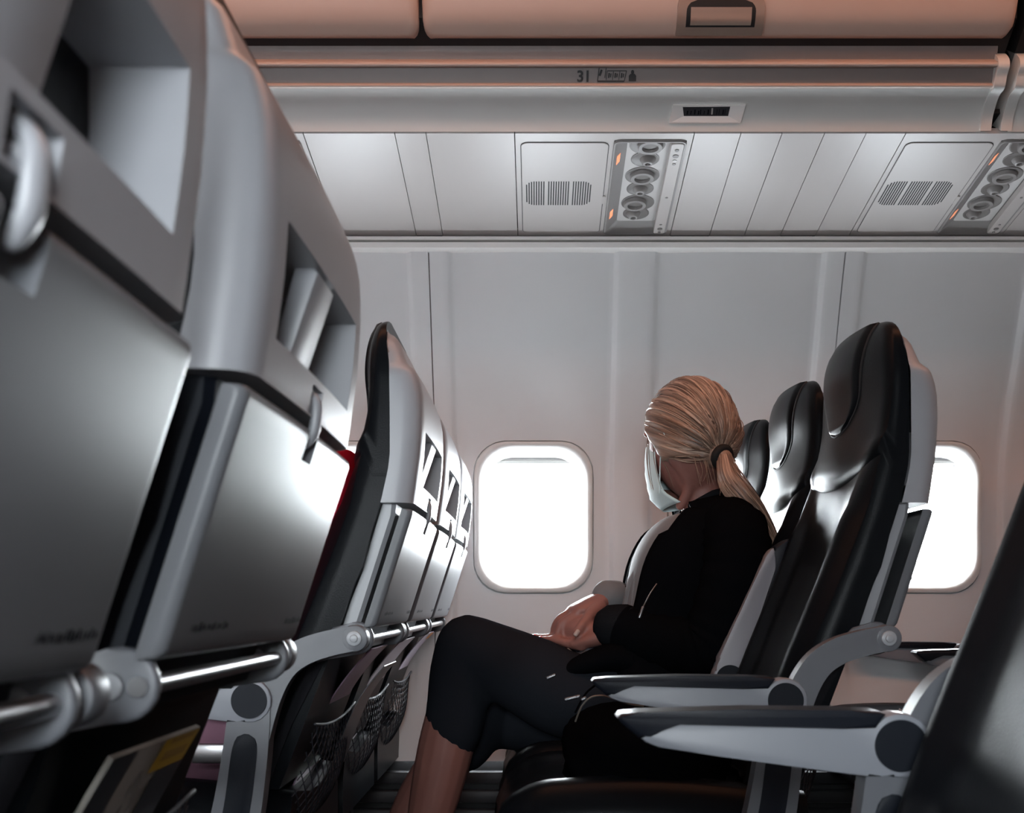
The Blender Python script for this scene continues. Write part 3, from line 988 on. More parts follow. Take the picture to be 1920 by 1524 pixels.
def pad_seam():
    """stitched groove around the headrest pad"""
    pts = []
    for sg in (1, -1):
        ts = np.linspace(0.02, 0.995, 30) if sg == 1 else np.linspace(0.995, 0.02, 30)
        for t in ts:
            z = 1.150 - 0.150 * t
            hw = (0.128 - 0.040 * t) * math.sqrt(max(0.0, 1 - max(0, (t - 0.62) / 0.38) ** 2.2)) + 0.002
            pts.append(Vector((front(min(z, 1.147), sg * hw) + 0.0002, sg * hw, z - (0.002 if t > 0.9 else 0))))
    return tube(pts, 0.0022, 6)

# ---- back shell with the literature recess
SW = 0.2125
def shell_cols(extra, sharp=False):
    edge = [(-SW, -1.0), (-SW, -0.0090), (-SW, -0.0075), (-SW + 0.0008, -0.0045), (-SW + 0.0025, -0.002), (-SW + 0.0045, -0.0006), (-SW + 0.0075, 0.0), (-SW + 0.0095, 0.0)] if sharp else [(-SW, -1.0), (-SW, -0.028), (-SW + 0.0025, -0.018), (-SW + 0.007, -0.009), (-SW + 0.014, -0.0035), (-SW + 0.026, 0.0)]
    mid = sorted(extra)
    cols = edge + [(y, 0.0) for y in mid] + [(-y, d) for y, d in edge[::-1]]
    return cols

def relief_panel(cols, rows, uback, ufront, holes, depth, wscale=None):
    """rows: list of (z, flag) flag 1 = on the back plane, 0 = returned to the front; holes (y0, y1, z0, z1)"""
    bm = bmesh.new(); V = []
    for z, fl in rows:
        r = []
        D = uback(z) - ufront(z)
        for y, du in cols:
            yy = y * (wscale(z) if wscale else 1)
            d = -D if (du <= -1 or not fl) else max(du, -D)
            u = uback(z) + d - 0.003 * (abs(y) / SW) ** 2 * (1 if d > -D else 0)
            r.append(bm.verts.new((u, yy, z)))
        V.append(r)
    def hole(i, j):
        zc = (rows[i][0] + rows[i + 1][0]) / 2; yc = (cols[j][0] + cols[j + 1][0]) / 2
        if rows[i][1] == 0 or rows[i + 1][1] == 0 or cols[j][1] < 0 or cols[j + 1][1] < 0: return False
        return any(h[0] < yc < h[1] and h[2] < zc < h[3] for h in holes)
    grid_faces(bm, V, False, hole)
    for h in holes:
        js = [j for j, c in enumerate(cols) if c[1] == 0.0 and h[0] - 1e-6 <= c[0] <= h[1] + 1e-6]
        is_ = [i for i, r in enumerate(rows) if r[1] and h[2] - 1e-6 <= r[0] <= h[3] + 1e-6]
        per = [V[is_[0]][j] for j in js[:-1]] + [V[i][js[-1]] for i in is_[:-1]] + [V[is_[-1]][j] for j in js[::-1][:-1]] + [V[i][js[0]] for i in is_[::-1][:-1]]
        inner = [bm.verts.new((v.co.x - h[4], v.co.y * 0.995 + 0.005 * (h[0] + h[1]) / 2, v.co.z)) for v in per]
        grid_faces(bm, [per, inner], True)
        bm.faces.new(inner)
    return bm

def shell_upper():
    cols = shell_cols([-0.17, -0.155, -0.12, -0.08, -0.05, -0.022, 0.0, 0.022, 0.05, 0.08, 0.12, 0.155, 0.17])
    rows = [(0.8765, 0), (0.8765, 1), (0.8785, 1), (0.884, 1), (0.900, 1), (0.906, 1), (0.925, 1), (0.945, 1), (0.965, 1), (0.983, 1), (0.995, 1), (1.01, 1), (1.03, 1), (1.045, 1), (1.055, 1), (1.062, 1),
            (1.068, 1), (1.073, 1), (1.078, 1), (1.09, 1), (1.105, 1), (1.115, 1), (1.122, 1), (1.127, 1), (1.128, 0)]
    ws = lambda z: sinterp(z, [(0.87, 1.0), (1.062, 1.0), (1.078, 0.965), (1.095, 0.955), (1.113, 0.91), (1.127, 0.84)])
    return relief_panel(cols, rows, lambda z: sinterp(z, UK), lambda z: sinterp(z, UB) + 0.001, [(-0.155, 0.155, 0.906, 0.983, 0.056), (-0.022, 0.022, 0.8785, 0.900, 0.020)], 0.04, ws)

TRAY_T, TRAY_B = (0.2235, 0.8675), (0.170, 0.7005)
def tray_u(z): return TRAY_B[0] + (TRAY_T[0] - TRAY_B[0]) * (z - TRAY_B[1]) / (TRAY_T[1] - TRAY_B[1])
def tray_mesh():
    cols = shell_cols([-0.19, -0.12, -0.06, -0.019, -0.012, 0.0, 0.012, 0.019, 0.06, 0.12, 0.19], True)
    zs = [0.7005, 0.7010, 0.7025, 0.706, 0.715, 0.75, 0.79, 0.826, 0.843, 0.852, 0.860, 0.864, 0.8665, 0.8675]
    def ub(z):
        e = min(z - 0.7005, 0.8675 - z)
        k = max(0, 1 - e / 0.007)
        return tray_u(z) - 0.006 * (1 - math.sqrt(max(0, 1 - k * k)))
    rows = [(0.7005, 0)] + [(z, 1) for z in zs] + [(0.8675, 0)]
    return relief_panel(cols, rows, ub, lambda z: tray_u(z) - 0.020, [(-0.019, 0.019, 0.843, 0.8665, 0.012)], 0.01)

def shell_lower():
    rings = []
    for z in (0.665, 0.70, 0.74, 0.78, 0.82, 0.86, 0.8775):
        ub = sinterp(z, UB) + 0.001
        back = max(ub + 0.006, tray_u(z) - 0.030 - (0.004 if z > 0.86 else 0))
        w = 0.188
        rings.append([Vector((ub, -w, z)), Vector((back - 0.006, -w, z)), Vector((back, -w + 0.006, z)), Vector((back, w - 0.006, z)), Vector((back - 0.006, w, z)), Vector((ub, w, z))])
    return loft(rings)

def latch_mesh():
    pts = [(0.217, 0, 0.897), (0.2235, 0, 0.889), (0.2235, 0, 0.877), (0.2215, 0, 0.866), (0.216, 0, 0.858)]
    P = smooth_path(pts, 5)
    n = len(P)
    rad = [0.0055 + 0.0025 * math.sin(math.pi * i / (n - 1)) for i in range(n)]
    bm = tube([Vector(p) for p in P], rad, 12, side=(0, 1, 0), rb=[0.0045] * n)
    tube([Vector((0.205, 0, 0.886)), Vector((0.220, 0, 0.886))], 0.006, 12, bm)
    return bm

def strut_mesh():
    poly = [(0.2275, 0.984), (0.2315, 0.980), (0.206, 0.905), (0.192, 0.905), (0.214, 0.984)]
    return prism(poly, -0.036, 0.036, 0.002)

def cushion_mesh():
    rings = []
    n = 26
    for i in range(n + 1):
        t = i / n
        # section along x: from the rear edge to the rounded front
        x = 0.045 - 0.455 * t
        top = 0.452 + 0.016 * math.sin(math.pi * min(1, t * 1.05)) + 0.012 * t
        fr = max(0, (t - 0.80) / 0.20)
        top -= 0.075 * (1 - math.sqrt(max(0, 1 - fr * fr)))
        bot = 0.345 + 0.030 * fr
        ring = []
        w = 0.213 - 0.012 * fr * fr
        for q in np.linspace(-1, 1, 19):
            e = max(0, (abs(q) - 0.86) / 0.14)
            zz = top - 0.035 * (1 - math.sqrt(max(0, 1 - e * e)))
            zz += 0.012 * math.exp(-((abs(q) - 0.76) / 0.13) ** 2) - 0.008 * math.exp(-(q / 0.5) ** 2)
            ring.append(Vector((x, q * w, zz)))
        ring.append(Vector((x, w, bot))); ring.append(Vector((x, -w, bot)))
        rings.append(ring)
    return loft(rings)

# ---- armrest, pivot at the origin, lying forward (-x)
def arm_body():
    poly = [(-0.252, 0.0065), (-0.243, 0.014), (-0.232, 0.0185), (-0.215, 0.0200), (-0.06, 0.0160), (-0.026, 0.0150)]
    for k in range(13):
        a = R(140 - k * 22.0); poly.append((0.0305 * math.cos(a), 0.0305 * math.sin(a)))
    poly += [(-0.03, -0.0295), (-0.10, -0.020), (-0.18, -0.0095), (-0.235, -0.002), (-0.248, 0.003)]
    return prism([(x * 0.965 if x < -0.03 else x, z) for x, z in poly], -0.020, 0.020, 0.003)
def arm_pad():
    poly = [(-0.272, 0.0215), (-0.2755, 0.026), (-0.272, 0.030), (-0.255, 0.0315), (-0.15, 0.0345), (-0.05, 0.0335), (-0.020, 0.0325), (-0.014, 0.030), (-0.024, 0.0165),
            (-0.06, 0.0165), (-0.215, 0.0205), (-0.233, 0.0190), (-0.246, 0.0130), (-0.254, 0.0070)]
    return prism([(x * 0.965 if x < -0.03 else x, z) for x, z in poly], -0.0245, 0.0245, 0.0045, seg=3)
def arm_disc():
    return disc((0, 0), 0.0245, -0.0018, 0.0018, 40, 0.001)

def ribbon(path, wid, y0, y1, bevel=0.003):
    """flat curved bar in the xz plane"""
    P = smooth_path(path, 5)
    L, Rr = [], []
    for i, p in enumerate(P):
        a = P[max(i - 1, 0)]; b = P[min(i + 1, len(P) - 1)]
        t = np.array([b[0] - a[0], b[1] - a[1]]); t /= np.linalg.norm(t)
        nn = np.array([-t[1], t[0]])
        w_ = wid(i / (len(P) - 1)) if callable(wid) else wid
        L.append((p[0] + nn[0] * w_ / 2, p[1] + nn[1] * w_ / 2)); Rr.append((p[0] - nn[0] * w_ / 2, p[1] - nn[1] * w_ / 2))
    return prism(L + Rr[::-1], y0, y1, bevel)

BOLT = (0.143, 0.686)
def side_frame():
    path = [(0.143, 0.686), (0.107, 0.679), (0.072, 0.667), (0.045, 0.647), (0.024, 0.610), (0.006, 0.550), (-0.015, 0.460), (-0.05, 0.36), (-0.10, 0.30)]
    bm = ribbon(path, lambda t: 0.034 + 0.012 * t, -0.014, 0.014)
    disc(BOLT, 0.0185, -0.014, 0.014, 28, 0.002, bm)
    return bm
def side_bolt():
    bm = disc(BOLT, 0.0105, -0.0175, -0.012, 24, 0.0012)
    disc(BOLT, 0.0055, -0.0205, -0.012, 18, 0.0012, bm)
    return bm
def arm_support():
    path = [(0.0, 0.60), (-0.003, 0.56), (-0.010, 0.50), (-0.022, 0.43), (-0.045, 0.34), (-0.07, 0.28)]
    return ribbon(path, lambda t: 0.056 + 0.02 * t, -0.017, 0.017)
def arm_inset():
    path = [(-0.004, 0.555), (-0.009, 0.515), (-0.018, 0.45), (-0.035, 0.38), (-0.050, 0.335)]
    bm = ribbon(path, lambda t: 0.036 * math.sqrt(max(0.03, 1 - (2 * t - 1) ** 6)), -0.0185, -0.015, 0.001)
    return bm

def net_surface(s, t):
    u = 0.074 - 0.078 * t + 0.030 * math.sin(math.pi * min(1, t * 1.02)) * (1 - abs(s) ** 3) + 0.004
    z = 0.562 - 0.215 * t - 0.012 * (1 - s * s) * (1 - t)
    return Vector((u, s * 0.192, z))
def net_mesh():
    bm = bmesh.new()
    n = 15
    for sgn in (1, -1):
        for k in range(-n, n + 1):
            pts = []
            for i in range(17):
                t = i / 16
                s = (2 * k / n) + sgn * t * 1.15
                s = s * 1.0
                if -1 <= s <= 1: pts.append(net_surface(s, t) + Vector((0.0006 * sgn, 0, 0)))
            if len(pts) > 1: tube(pts, 0.00085, 4, bm, round_ends=False)
    tube([net_surface(s, 0) for s in np.linspace(-1, 1, 15)], 0.0022, 6, bm)
    return bm

def pocket_panel():
    poly = [(0.120, 0.676), (0.092, 0.655), (0.046, 0.56), (0.004, 0.45), (-0.04, 0.33), (-0.046, 0.333), (-0.006, 0.46), (0.034, 0.565), (0.077, 0.66), (0.105, 0.685)]
    return prism(poly, -0.205, 0.205, 0.002)

def print_marks(y0, y1, z0, z1, seed):
    """unreadable row of tiny letters near the lower edge of a tray"""
    rng = random.Random(seed); bm = bmesh.new()
    y = y0
    h = z1 - z0
    while y < y1 - 0.002:
        w_ = rng.choice((0.0012, 0.0016, 0.0035, 0.004)) ; zz = z0 + h * rng.choice((0, 0, 0.15)); zt = z0 + h * rng.choice((0.7, 0.75, 1.0))
        def q(yy, z): return Vector((tray_u(z) + 0.0006 - 0.003 * (abs(yy) / SW) ** 2, yy, z))
        bm.faces.new([bm.verts.new(p) for p in (q(y, zz), q(y + w_, zz), q(y + w_, zt), q(y, zt))])
        y += w_ + rng.choice((0.0010, 0.0014, 0.0014, 0.003))
    return bm

def build(mesh_fn, name, m, smooth=40):
    bm = mesh_fn(); bmesh.ops.recalc_face_normals(bm, faces=bm.faces[:])
    me = bpy.data.meshes.new(name); bm.to_mesh(me); bm.free()
    if smooth:
        me.shade_smooth(); me.set_sharp_from_angle(angle=R(smooth))
    me.materials.append(MATS[m])
    return me

ME = {}
for nm, fn, m, sm in (('backrest', backrest_lower, 'leather', 60), ('upper_cushion', backrest_upper, 'leather', 60), ('headrest_pad', headrest_pad, 'leather', 60),
                      ('pad_seam', pad_seam, 'gap_black', 60), ('back_shell', shell_upper, 'shell', 45), ('lower_shell', shell_lower, 'shell', 35), ('tray_table', tray_mesh, 'tray', 45), ('latch', latch_mesh, 'shell', 60),
                      ('pocket_strut', strut_mesh, 'shell', 30), ('seat_cushion', cushion_mesh, 'leather', 60), ('arm_body', arm_body, 'arm_body', 35), ('arm_pad', arm_pad, 'arm_pad', 50),
                      ('arm_disc', arm_disc, 'disc_dark', 35), ('side_frame', side_frame, 'frame_paint', 35), ('side_bolt', side_bolt, 'bolt', 35), ('arm_support', arm_support, 'frame_paint', 35),
                      ('arm_inset', arm_inset, 'disc_dark', 35), ('net', net_mesh, 'net_cord', 60), ('pocket_panel', pocket_panel, 'pocket_cloth', 35)):
    ME[nm] = build(fn, nm, m, sm)
ME['print_a'] = build(lambda: print_marks(-0.172, -0.085, 0.7165, 0.7225, 1), 'tray_print', 'print_grey', 0)
ME['print_b'] = build(lambda: print_marks(0.120, 0.200, 0.7165, 0.7225, 2), 'tray_print', 'print_grey', 0)
ME['bar'] = build(lambda: tube([Vector((0.152, -0.212, 0.684)), Vector((0.152, 0.212, 0.684))], 0.0062, 16, round_ends=False), 'tray_bar', 'steel', 40)
def bracket(sg):
    c = (0.140, 0.685)
    poly = [(c[0] + 0.0235 * math.cos(R(t)), c[1] + 0.0235 * math.sin(R(t))) for t in range(110, -81, -19)]
    poly += [(0.128, 0.660), (0.100, 0.655), (0.083, 0.650), (0.076, 0.660), (0.086, 0.680), (0.106, 0.700)]
    return prism(poly, sg * 0.2015 - 0.0055, sg * 0.2015 + 0.0055, 0.003, seg=3)
def bracket_bolt(sg):
    bm = disc((0.134, 0.684), 0.0085, sg * 0.2015 - 0.0085, sg * 0.2015 + 0.0085, 24, 0.0015)
    return bm
ME['bbolt_l'] = build(lambda: bracket_bolt(-1), 'bracket_bolt', 'bolt', 35)
ME['bbolt_r'] = build(lambda: bracket_bolt(1), 'bracket_bolt', 'bolt', 35)
ME['bracket_l'] = build(lambda: bracket(-1), 'tray_bracket', 'frame_paint', 35)
ME['bracket_r'] = build(lambda: bracket(1), 'tray_bracket', 'frame_paint', 35)
def leg_mesh(xt, xb):
    return lambda: ribbon([(xt, 0.335), ((xt + xb) / 2, 0.17), (xb, 0.012)], 0.045, -0.016, 0.016)
ME['leg_front'] = build(leg_mesh(-0.30, -0.33), 'seat_leg', 'frame_paint', 35)
ME['leg_rear'] = build(leg_mesh(-0.10, 0.02), 'seat_leg', 'frame_paint', 35)
def tubes_mesh():
    bm = tube([Vector((-0.30, -0.2413, 0.315)), Vector((-0.30, 0.2413, 0.315))], 0.022, 14, round_ends=False)
    return tube([Vector((-0.09, -0.2413, 0.315)), Vector((-0.09, 0.2413, 0.315))], 0.022, 14, bm, round_ends=False)
ME['beam'] = build(tubes_mesh, 'seat_beam', 'frame_paint', 40)

def part(nm, key, parent, loc=(0, 0, 0), rot=None):
    o = bpy.data.objects.new(nm, ME[key]); C.objects.link(o); o.parent = parent; o.location = loc
    if rot: o.rotation_euler = rot
    return o

def armrest(parent, y, raised=False, end=False):
    a = bpy.data.objects.new('armrest', ME['arm_body']); C.objects.link(a); a.parent = parent
    a.location = (0, y, 0.601)
    if raised: a.rotation_euler = (0, R(107), 0)
    part('armrest_pad', 'arm_pad', a); part('pivot_cap', 'arm_disc', a, (0, -0.0205, 0)); part('pivot_cap', 'arm_disc', a, (0, 0.0205, 0))
    if end:
        s = part('armrest_support', 'arm_support', parent, (0, y, 0)); part('support_inset', 'arm_inset', s)
    return a

def frame(parent, y):
    f = part('side_frame', 'side_frame', parent, (0, y, 0)); part('frame_bolt', 'side_bolt', f)

def seat(X0, y, label, arms, cat='airline seat', net=True, group='airline seats'):
    """arms: list of (y offset, raised, has support)"""
    t = thing('airline_seat', label, cat, (X0, y, 0), group)
    part('backrest', 'backrest', t)
    up = part('upper_cushion', 'upper_cushion', t); part('headrest_pad', 'headrest_pad', up); part('pad_seam', 'pad_seam', up)
    part('seat_cushion', 'seat_cushion', t)
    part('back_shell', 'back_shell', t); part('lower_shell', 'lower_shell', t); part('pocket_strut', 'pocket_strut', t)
    tr = part('tray_table', 'tray_table', t); part('tray_print', 'print_a', tr)['kind'] = 'stuff'; part('tray_print', 'print_b', tr)['kind'] = 'stuff'
    part('tray_latch', 'latch', t)
    b = part('tray_bar', 'bar', t); 
    k = part('tray_bracket', 'bracket_l', t); part('bracket_bolt', 'bbolt_l', k)
    k = part('tray_bracket', 'bracket_r', t); part('bracket_bolt', 'bbolt_r', k)
    part('pocket_panel', 'pocket_panel', t)
    if net: part('pocket_net', 'net', t)['kind'] = 'stuff'
    part('seat_beam', 'beam', t); part('seat_leg', 'leg_front', t); part('seat_leg', 'leg_rear', t)
    for off, raised, end in arms:
        armrest(t, off, raised, end); frame(t, off)
    return t

ROW = {1: -0.393, 2: 0.342, 3: 1.085}
HP = PITCH / 2
YN = [1.15 - PITCH * 2.5, 1.15 - PITCH * 1.5, 1.15 - PITCH * 0.5]      # near side: window, middle, aisle
YF = [1.70 + PITCH * 0.5, 1.70 + PITCH * 1.5, 1.70 + PITCH * 2.5]      # far side: aisle, middle, window
S = {}
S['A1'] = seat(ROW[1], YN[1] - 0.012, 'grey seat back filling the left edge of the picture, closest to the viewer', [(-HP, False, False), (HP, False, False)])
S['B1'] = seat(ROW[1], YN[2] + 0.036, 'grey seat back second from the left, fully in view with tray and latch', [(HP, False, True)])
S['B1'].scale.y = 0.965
for key in ('A1', 'B1'):                                   # grey lower shells painted dark for the shade between these two seats
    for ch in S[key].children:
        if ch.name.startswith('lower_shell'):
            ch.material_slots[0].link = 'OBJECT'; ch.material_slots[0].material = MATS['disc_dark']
S['C1'] = seat(ROW[1], YF[0], 'seat across the aisle with black leather edge, nearest of the three receding seat backs', [(-HP, False, True)])
S['D1'] = seat(ROW[1], YF[1], 'middle of the three receding pale seat backs left of the window', [(-HP, False, False)])
S['E1'] = seat(ROW[1], YF[2], 'seat back right beside the bright window, last of the three receding ones', [(-HP, False, False), (HP - 0.006, False, False)])
S['B2'] = seat(ROW[2], YN[2] + 0.02, 'dark blurred seat front at the lower right corner, with the large near armrest', [(HP, False, True)])
S['C2'] = seat(ROW[2], YF[0], 'tall empty black leather aisle seat right of the blond passenger', [(-HP, False, True)])
S['D2'] = seat(ROW[2], YF[1], 'black leather seat the blond passenger sits in, its armrest folded up', [(-HP, True, False)])
S['E2'] = seat(ROW[2], YF[2], 'black window seat mostly hidden behind the blond head', [(-HP, True, False), (HP - 0.006, False, False)])
S['D3'] = seat(ROW[3], YF[1], 'middle seat of the row behind, its armrest showing below the right-hand window', [(-HP, False, False)])
S['E3'] = seat(ROW[3], YF[2], 'window seat of the row behind, headrest at the right edge of the picture', [(-HP, False, False), (HP - 0.006, False, False)])
S['A2'] = seat(ROW[2], YN[1], 'middle seat beside the viewer, out of the picture at the right', [(-HP, True, False), (HP, True, False)])
S['C3'] = seat(ROW[3], YF[0], 'aisle seat of the row behind, beyond the right edge', [(-HP, False, True)])

# =================================================================== PEOPLE
def pobj(name, bm, m, root, smooth=60, recalc=True):
    """child built in world coordinates"""
    o = obj(name, bm, m, root, smooth, recalc)
    o.matrix_parent_inverse = Matrix.Translation(root.location).inverted()
    return o

def limb(bm, pts, rad, seg=14, n=5, side=None, rb=None):
    q = [tuple(p) + (r,) + ((b,) if rb else ()) for p, r, b in zip(pts, rad, rb or rad)]
    P = smooth_path(q, n)
    return tube([Vector(p[:3]) for p in P], [p[3] for p in P], seg, bm, side, [p[4] for p in P] if rb else None)

def torso_rings(secs, grow, seg=36, n=4, power=2.4):
    """secs: (x, y, z, half width across y, half depth); returns rings with front at index 0"""
    P = smooth_path(secs, n)
    out = []
    for i, p in enumerate(P):
        a = P[max(i - 1, 0)]; b = P[min(i + 1, len(P) - 1)]
        t = Vector((b[0] - a[0], b[1] - a[1], b[2] - a[2])).normalized()
        yv = Vector((0, 1, 0)); yv = (yv - t * yv.dot(t)).normalized()
        fr = yv.cross(t)
        if fr.x > 0: fr = -fr
        ring = []
        for k in range(seg):
            a_ = 2 * math.pi * k / seg
            c, s_ = math.cos(a_), math.sin(a_)
            e = 2 / power
            cc = math.copysign(abs(c) ** e, c); ss = math.copysign(abs(s_) ** e, s_)
            ring.append(Vector(p[:3]) + fr * (p[4] + grow) * cc - yv * (p[3] + grow) * ss)
        out.append(ring)
    return out

def hand(bm, wrist, palm_end, fingers, thumb, pw=0.036, pt=0.015, across=(0, 1, 0)):
    w, k = Vector(wrist), Vector(palm_end)
    mid = w.lerp(k, 0.5)
    limb(bm, [w, mid, k], [0.025, pw, pw + 0.002], 14, 4, across, [0.019, pt + 0.003, pt])
    for f in fingers:
        limb(bm, f, [0.0098, 0.0092, 0.0086, 0.0070][:len(f)], 10, 4)
    limb(bm, thumb, [0.0155, 0.012, 0.0105, 0.0085][:len(thumb)], 10, 4)

# ---------------- head in its own frame: f forward, l to the person's left, u up
class Head:
    def __init__(self, c, yaw, pitch):
        self.c = Vector(c)
        f = Vector((-math.cos(yaw), math.sin(yaw), 0))
        l = Vector((0, 0, 1)).cross(f)
        self.l = l.normalized()
        q = Quaternion(self.l, pitch)
        self.f = q @ f; self.u = q @ Vector((0, 0, 1))
    def P(self, f, l, u): return self.c + self.f * f + self.l * l + self.u * u
    def skull(self, df, dl, du, k=1.0):
        rf, rl, ru = 0.094, 0.074, 0.110
        f, l, u = df * rf, dl * rl, du * ru
        if du < 0:
            t = -du
            l *= 1 - 0.30 * t * t
            if df > 0: f *= 1 - 0.10 * t; u *= 1.04
            else: f *= 1 - 0.42 * t
        return f * k, l * k, u * k
    def hair(self, df, dl, du):
        f, l, u = self.skull(df, dl, du)
        g = 0.013 + 0.004 * max(0, du)
        n = math.sqrt(f * f + l * l + u * u)
        return f + df * g, l + dl * g, u + du * g

def sphere_dirs(nu, nv):
    rows = []
    for i in range(nv + 1):
        th = math.pi * i / nv
        rows.append([(math.sin(th) * math.cos(2 * math.pi * j / nu), math.sin(th) * math.sin(2 * math.pi * j / nu), math.cos(th)) for j in range(nu)])
    return rows

def head_mesh(bm, H):
    rings = []
    for row in sphere_dirs(40, 26)[1:-1]:
        rings.append([H.P(*H.skull(*d)) for d in row])
    loft(rings, bm)
    # nose, brow, chin, ears
    limb(bm, [H.P(0.088, 0, 0.018), H.P(0.098, 0, 0.0), H.P(0.110, 0, -0.022), H.P(0.098, 0, -0.032)], [0.006, 0.008, 0.0115, 0.009], 10, 4)
    for s in (-1, 1):
        limb(bm, [H.P(0.087, s * 0.012, 0.030), H.P(0.086, s * 0.030, 0.033), H.P(0.074, s * 0.050, 0.026)], [0.008, 0.008, 0.006], 8, 3)
        limb(bm, [H.P(0.097, s * 0.008, -0.028), H.P(0.099, s * 0.010, -0.029)], [0.007, 0.007], 8, 2)
        limb(bm, [H.P(0.000, s * 0.068, 0.014), H.P(-0.008, s * 0.071, 0.008), H.P(-0.010, s * 0.071, -0.010), H.P(-0.002, s * 0.067, -0.026)], [0.009, 0.0115, 0.0105, 0.007], 10, 4, H.l, None)
    limb(bm, [H.P(0.078, -0.014, -0.094), H.P(0.083, 0, -0.096), H.P(0.078, 0.014, -0.094)], [0.013, 0.015, 0.013], 10, 3)
    limb(bm, [H.P(0.090, -0.016, -0.056), H.P(0.095, 0, -0.055), H.P(0.090, 0.016, -0.056)], [0.006, 0.007, 0.006], 8, 3)

def hair_in(df, dl, du):
    """1 inside the hair area, 0 on face and neck"""
    low = (-0.42 + 0.06 * df) if df < 0 else (-0.42 + 1.25 * df)
    a = (du - low) / 0.09
    b = (0.80 - df) / 0.10
    return max(0, min(1, min(a, b)))

def set_streak(o, vals):
    at = o.data.attributes.new('streak', 'FLOAT_VECTOR', 'POINT')
    at.data.foreach_set('vector', np.array(vals, dtype=np.float32).ravel())

def hair_cap(H, root, tie, m, streaks=True):
    rows = sphere_dirs(96, 64)[1:-1]
    bm = bmesh.new(); rings = []; st = []
    td = Vector(tie).normalized()
    e1 = td.orthogonal().normalized(); e2 = td.cross(e1)
    for row in rows:
        r = []
        for d in row:
            w = hair_in(*d); w = w * w * (3 - 2 * w)
            v = Vector(d)
            ang = math.atan2(v.dot(e2), v.dot(e1)); dist = v.angle(td)
            groove = 0.0020 * math.sin(ang * 23 + 2 * math.sin(dist * 3)) + 0.0012 * math.sin(ang * 51 + dist * 2)
            hx = Vector(H.hair(*d)) * (1 + groove / 0.1)
            sx = Vector(H.skull(*d, 0.955))
            p = sx.lerp(hx, w)
            r.append(H.P(*p)); st.append((math.cos(ang) * 9, math.sin(ang) * 9, dist * 0.7))
        rings.append(r)
    loft(rings, bm)
    st += [(0, 0, 0)] * (len(bm.verts) - len(st))
    bm.verts.index_update()
    o = pobj('hair', bm, m, root, 80)
    set_streak(o, st)
    return o

def hair_strands(H, root, tie, m, count=300, seed=5):
    rng = random.Random(seed)
    bm = bmesh.new(); st = []
    td = Vector(tie).normalized()
    done = 0; tries = 0
    while done < count and tries < count * 30:
        tries += 1
        d = Vector((rng.gauss(0, 1), rng.gauss(0, 1), rng.gauss(0, 1))).normalized()
        w = hair_in(*d)
        if w < 0.5 or d.angle(td) < 0.5: continue
        ln = rng.uniform(0.35, 0.95)
        pts, rad = [], []
        q0 = d.rotation_difference(td)
        nseg = 9
        ax, an = q0.to_axis_angle()
        wob = rng.uniform(-0.05, 0.05)
        h0 = rng.uniform(-0.0005, 0.0022)
        lift = rng.random() < 0.06
        for i in range(nseg + 1):
            t = ln * i / nseg
            v = Quaternion(ax, an * t) @ d
            v = (v + ax * wob * math.sin(math.pi * t)).normalized()
            hx = Vector(H.hair(*v))
            hx += hx.normalized() * (h0 + (0.004 * math.sin(math.pi * i / nseg) if lift else 0))
            pts.append(H.P(*hx)); rad.append(rng.uniform(0.8, 1.2) * 0.0011 * math.sin(math.pi * (0.12 + 0.8 * i / nseg)))
        n0 = len(bm.verts)
        tube(pts, rad, 4, bm, round_ends=False)
        off = (rng.uniform(-40, 40), rng.uniform(-40, 40), 0)
        bm.verts.ensure_lookup_table()
        st += [(off[0], off[1], 0.02 * k) for k in range(len(bm.verts) - n0)]
        done += 1
    bm.verts.index_update()
    o = pobj('hair_strands', bm, m, root, 80, recalc=False)
    set_streak(o, st)
    o['kind'] = 'stuff'
    return o

# ------------------------------------------------------------------ woman with ponytail
wom = thing('person', 'person with blond ponytail, face mask and black jacket sitting cross-legged, looking out of the window', 'person', (0.2, YF[1], 0))
YC = YF[1]
TORSO = [(0.235, YC, 0.50, 0.165, 0.105), (0.240, YC, 0.56, 0.170, 0.118), (0.262, YC, 0.63, 0.155, 0.112), (0.284, YC, 0.70, 0.148, 0.112), (0.312, YC, 0.78, 0.160, 0.124),
         (0.338, YC, 0.84, 0.166, 0.114), (0.353, YC + 0.004, 0.885, 0.150, 0.082), (0.348, YC + 0.006, 0.915, 0.105, 0.064), (0.338, YC + 0.006, 0.938, 0.060, 0.054)]
H = Head((0.305, YC - 0.012, 1.052), R(54), R(6))
body = bmesh.new()
loft(torso_rings(TORSO, -0.010, 28, 3), body)
limb(body, [(0.342, YC + 0.004, 0.91), (0.330, YC, 0.95), (0.318, YC - 0.006, 0.995), (0.312, YC - 0.010, 1.03)], [0.056, 0.0465, 0.0455, 0.048], 18, 4)
# cords of the turned neck
limb(body, [H.P(-0.012, 0.062, -0.040), (0.296, YC - 0.045, 0.965), (0.282, YC - 0.028, 0.925)], [0.012, 0.011, 0.010], 10, 5)
head_mesh(body, H)
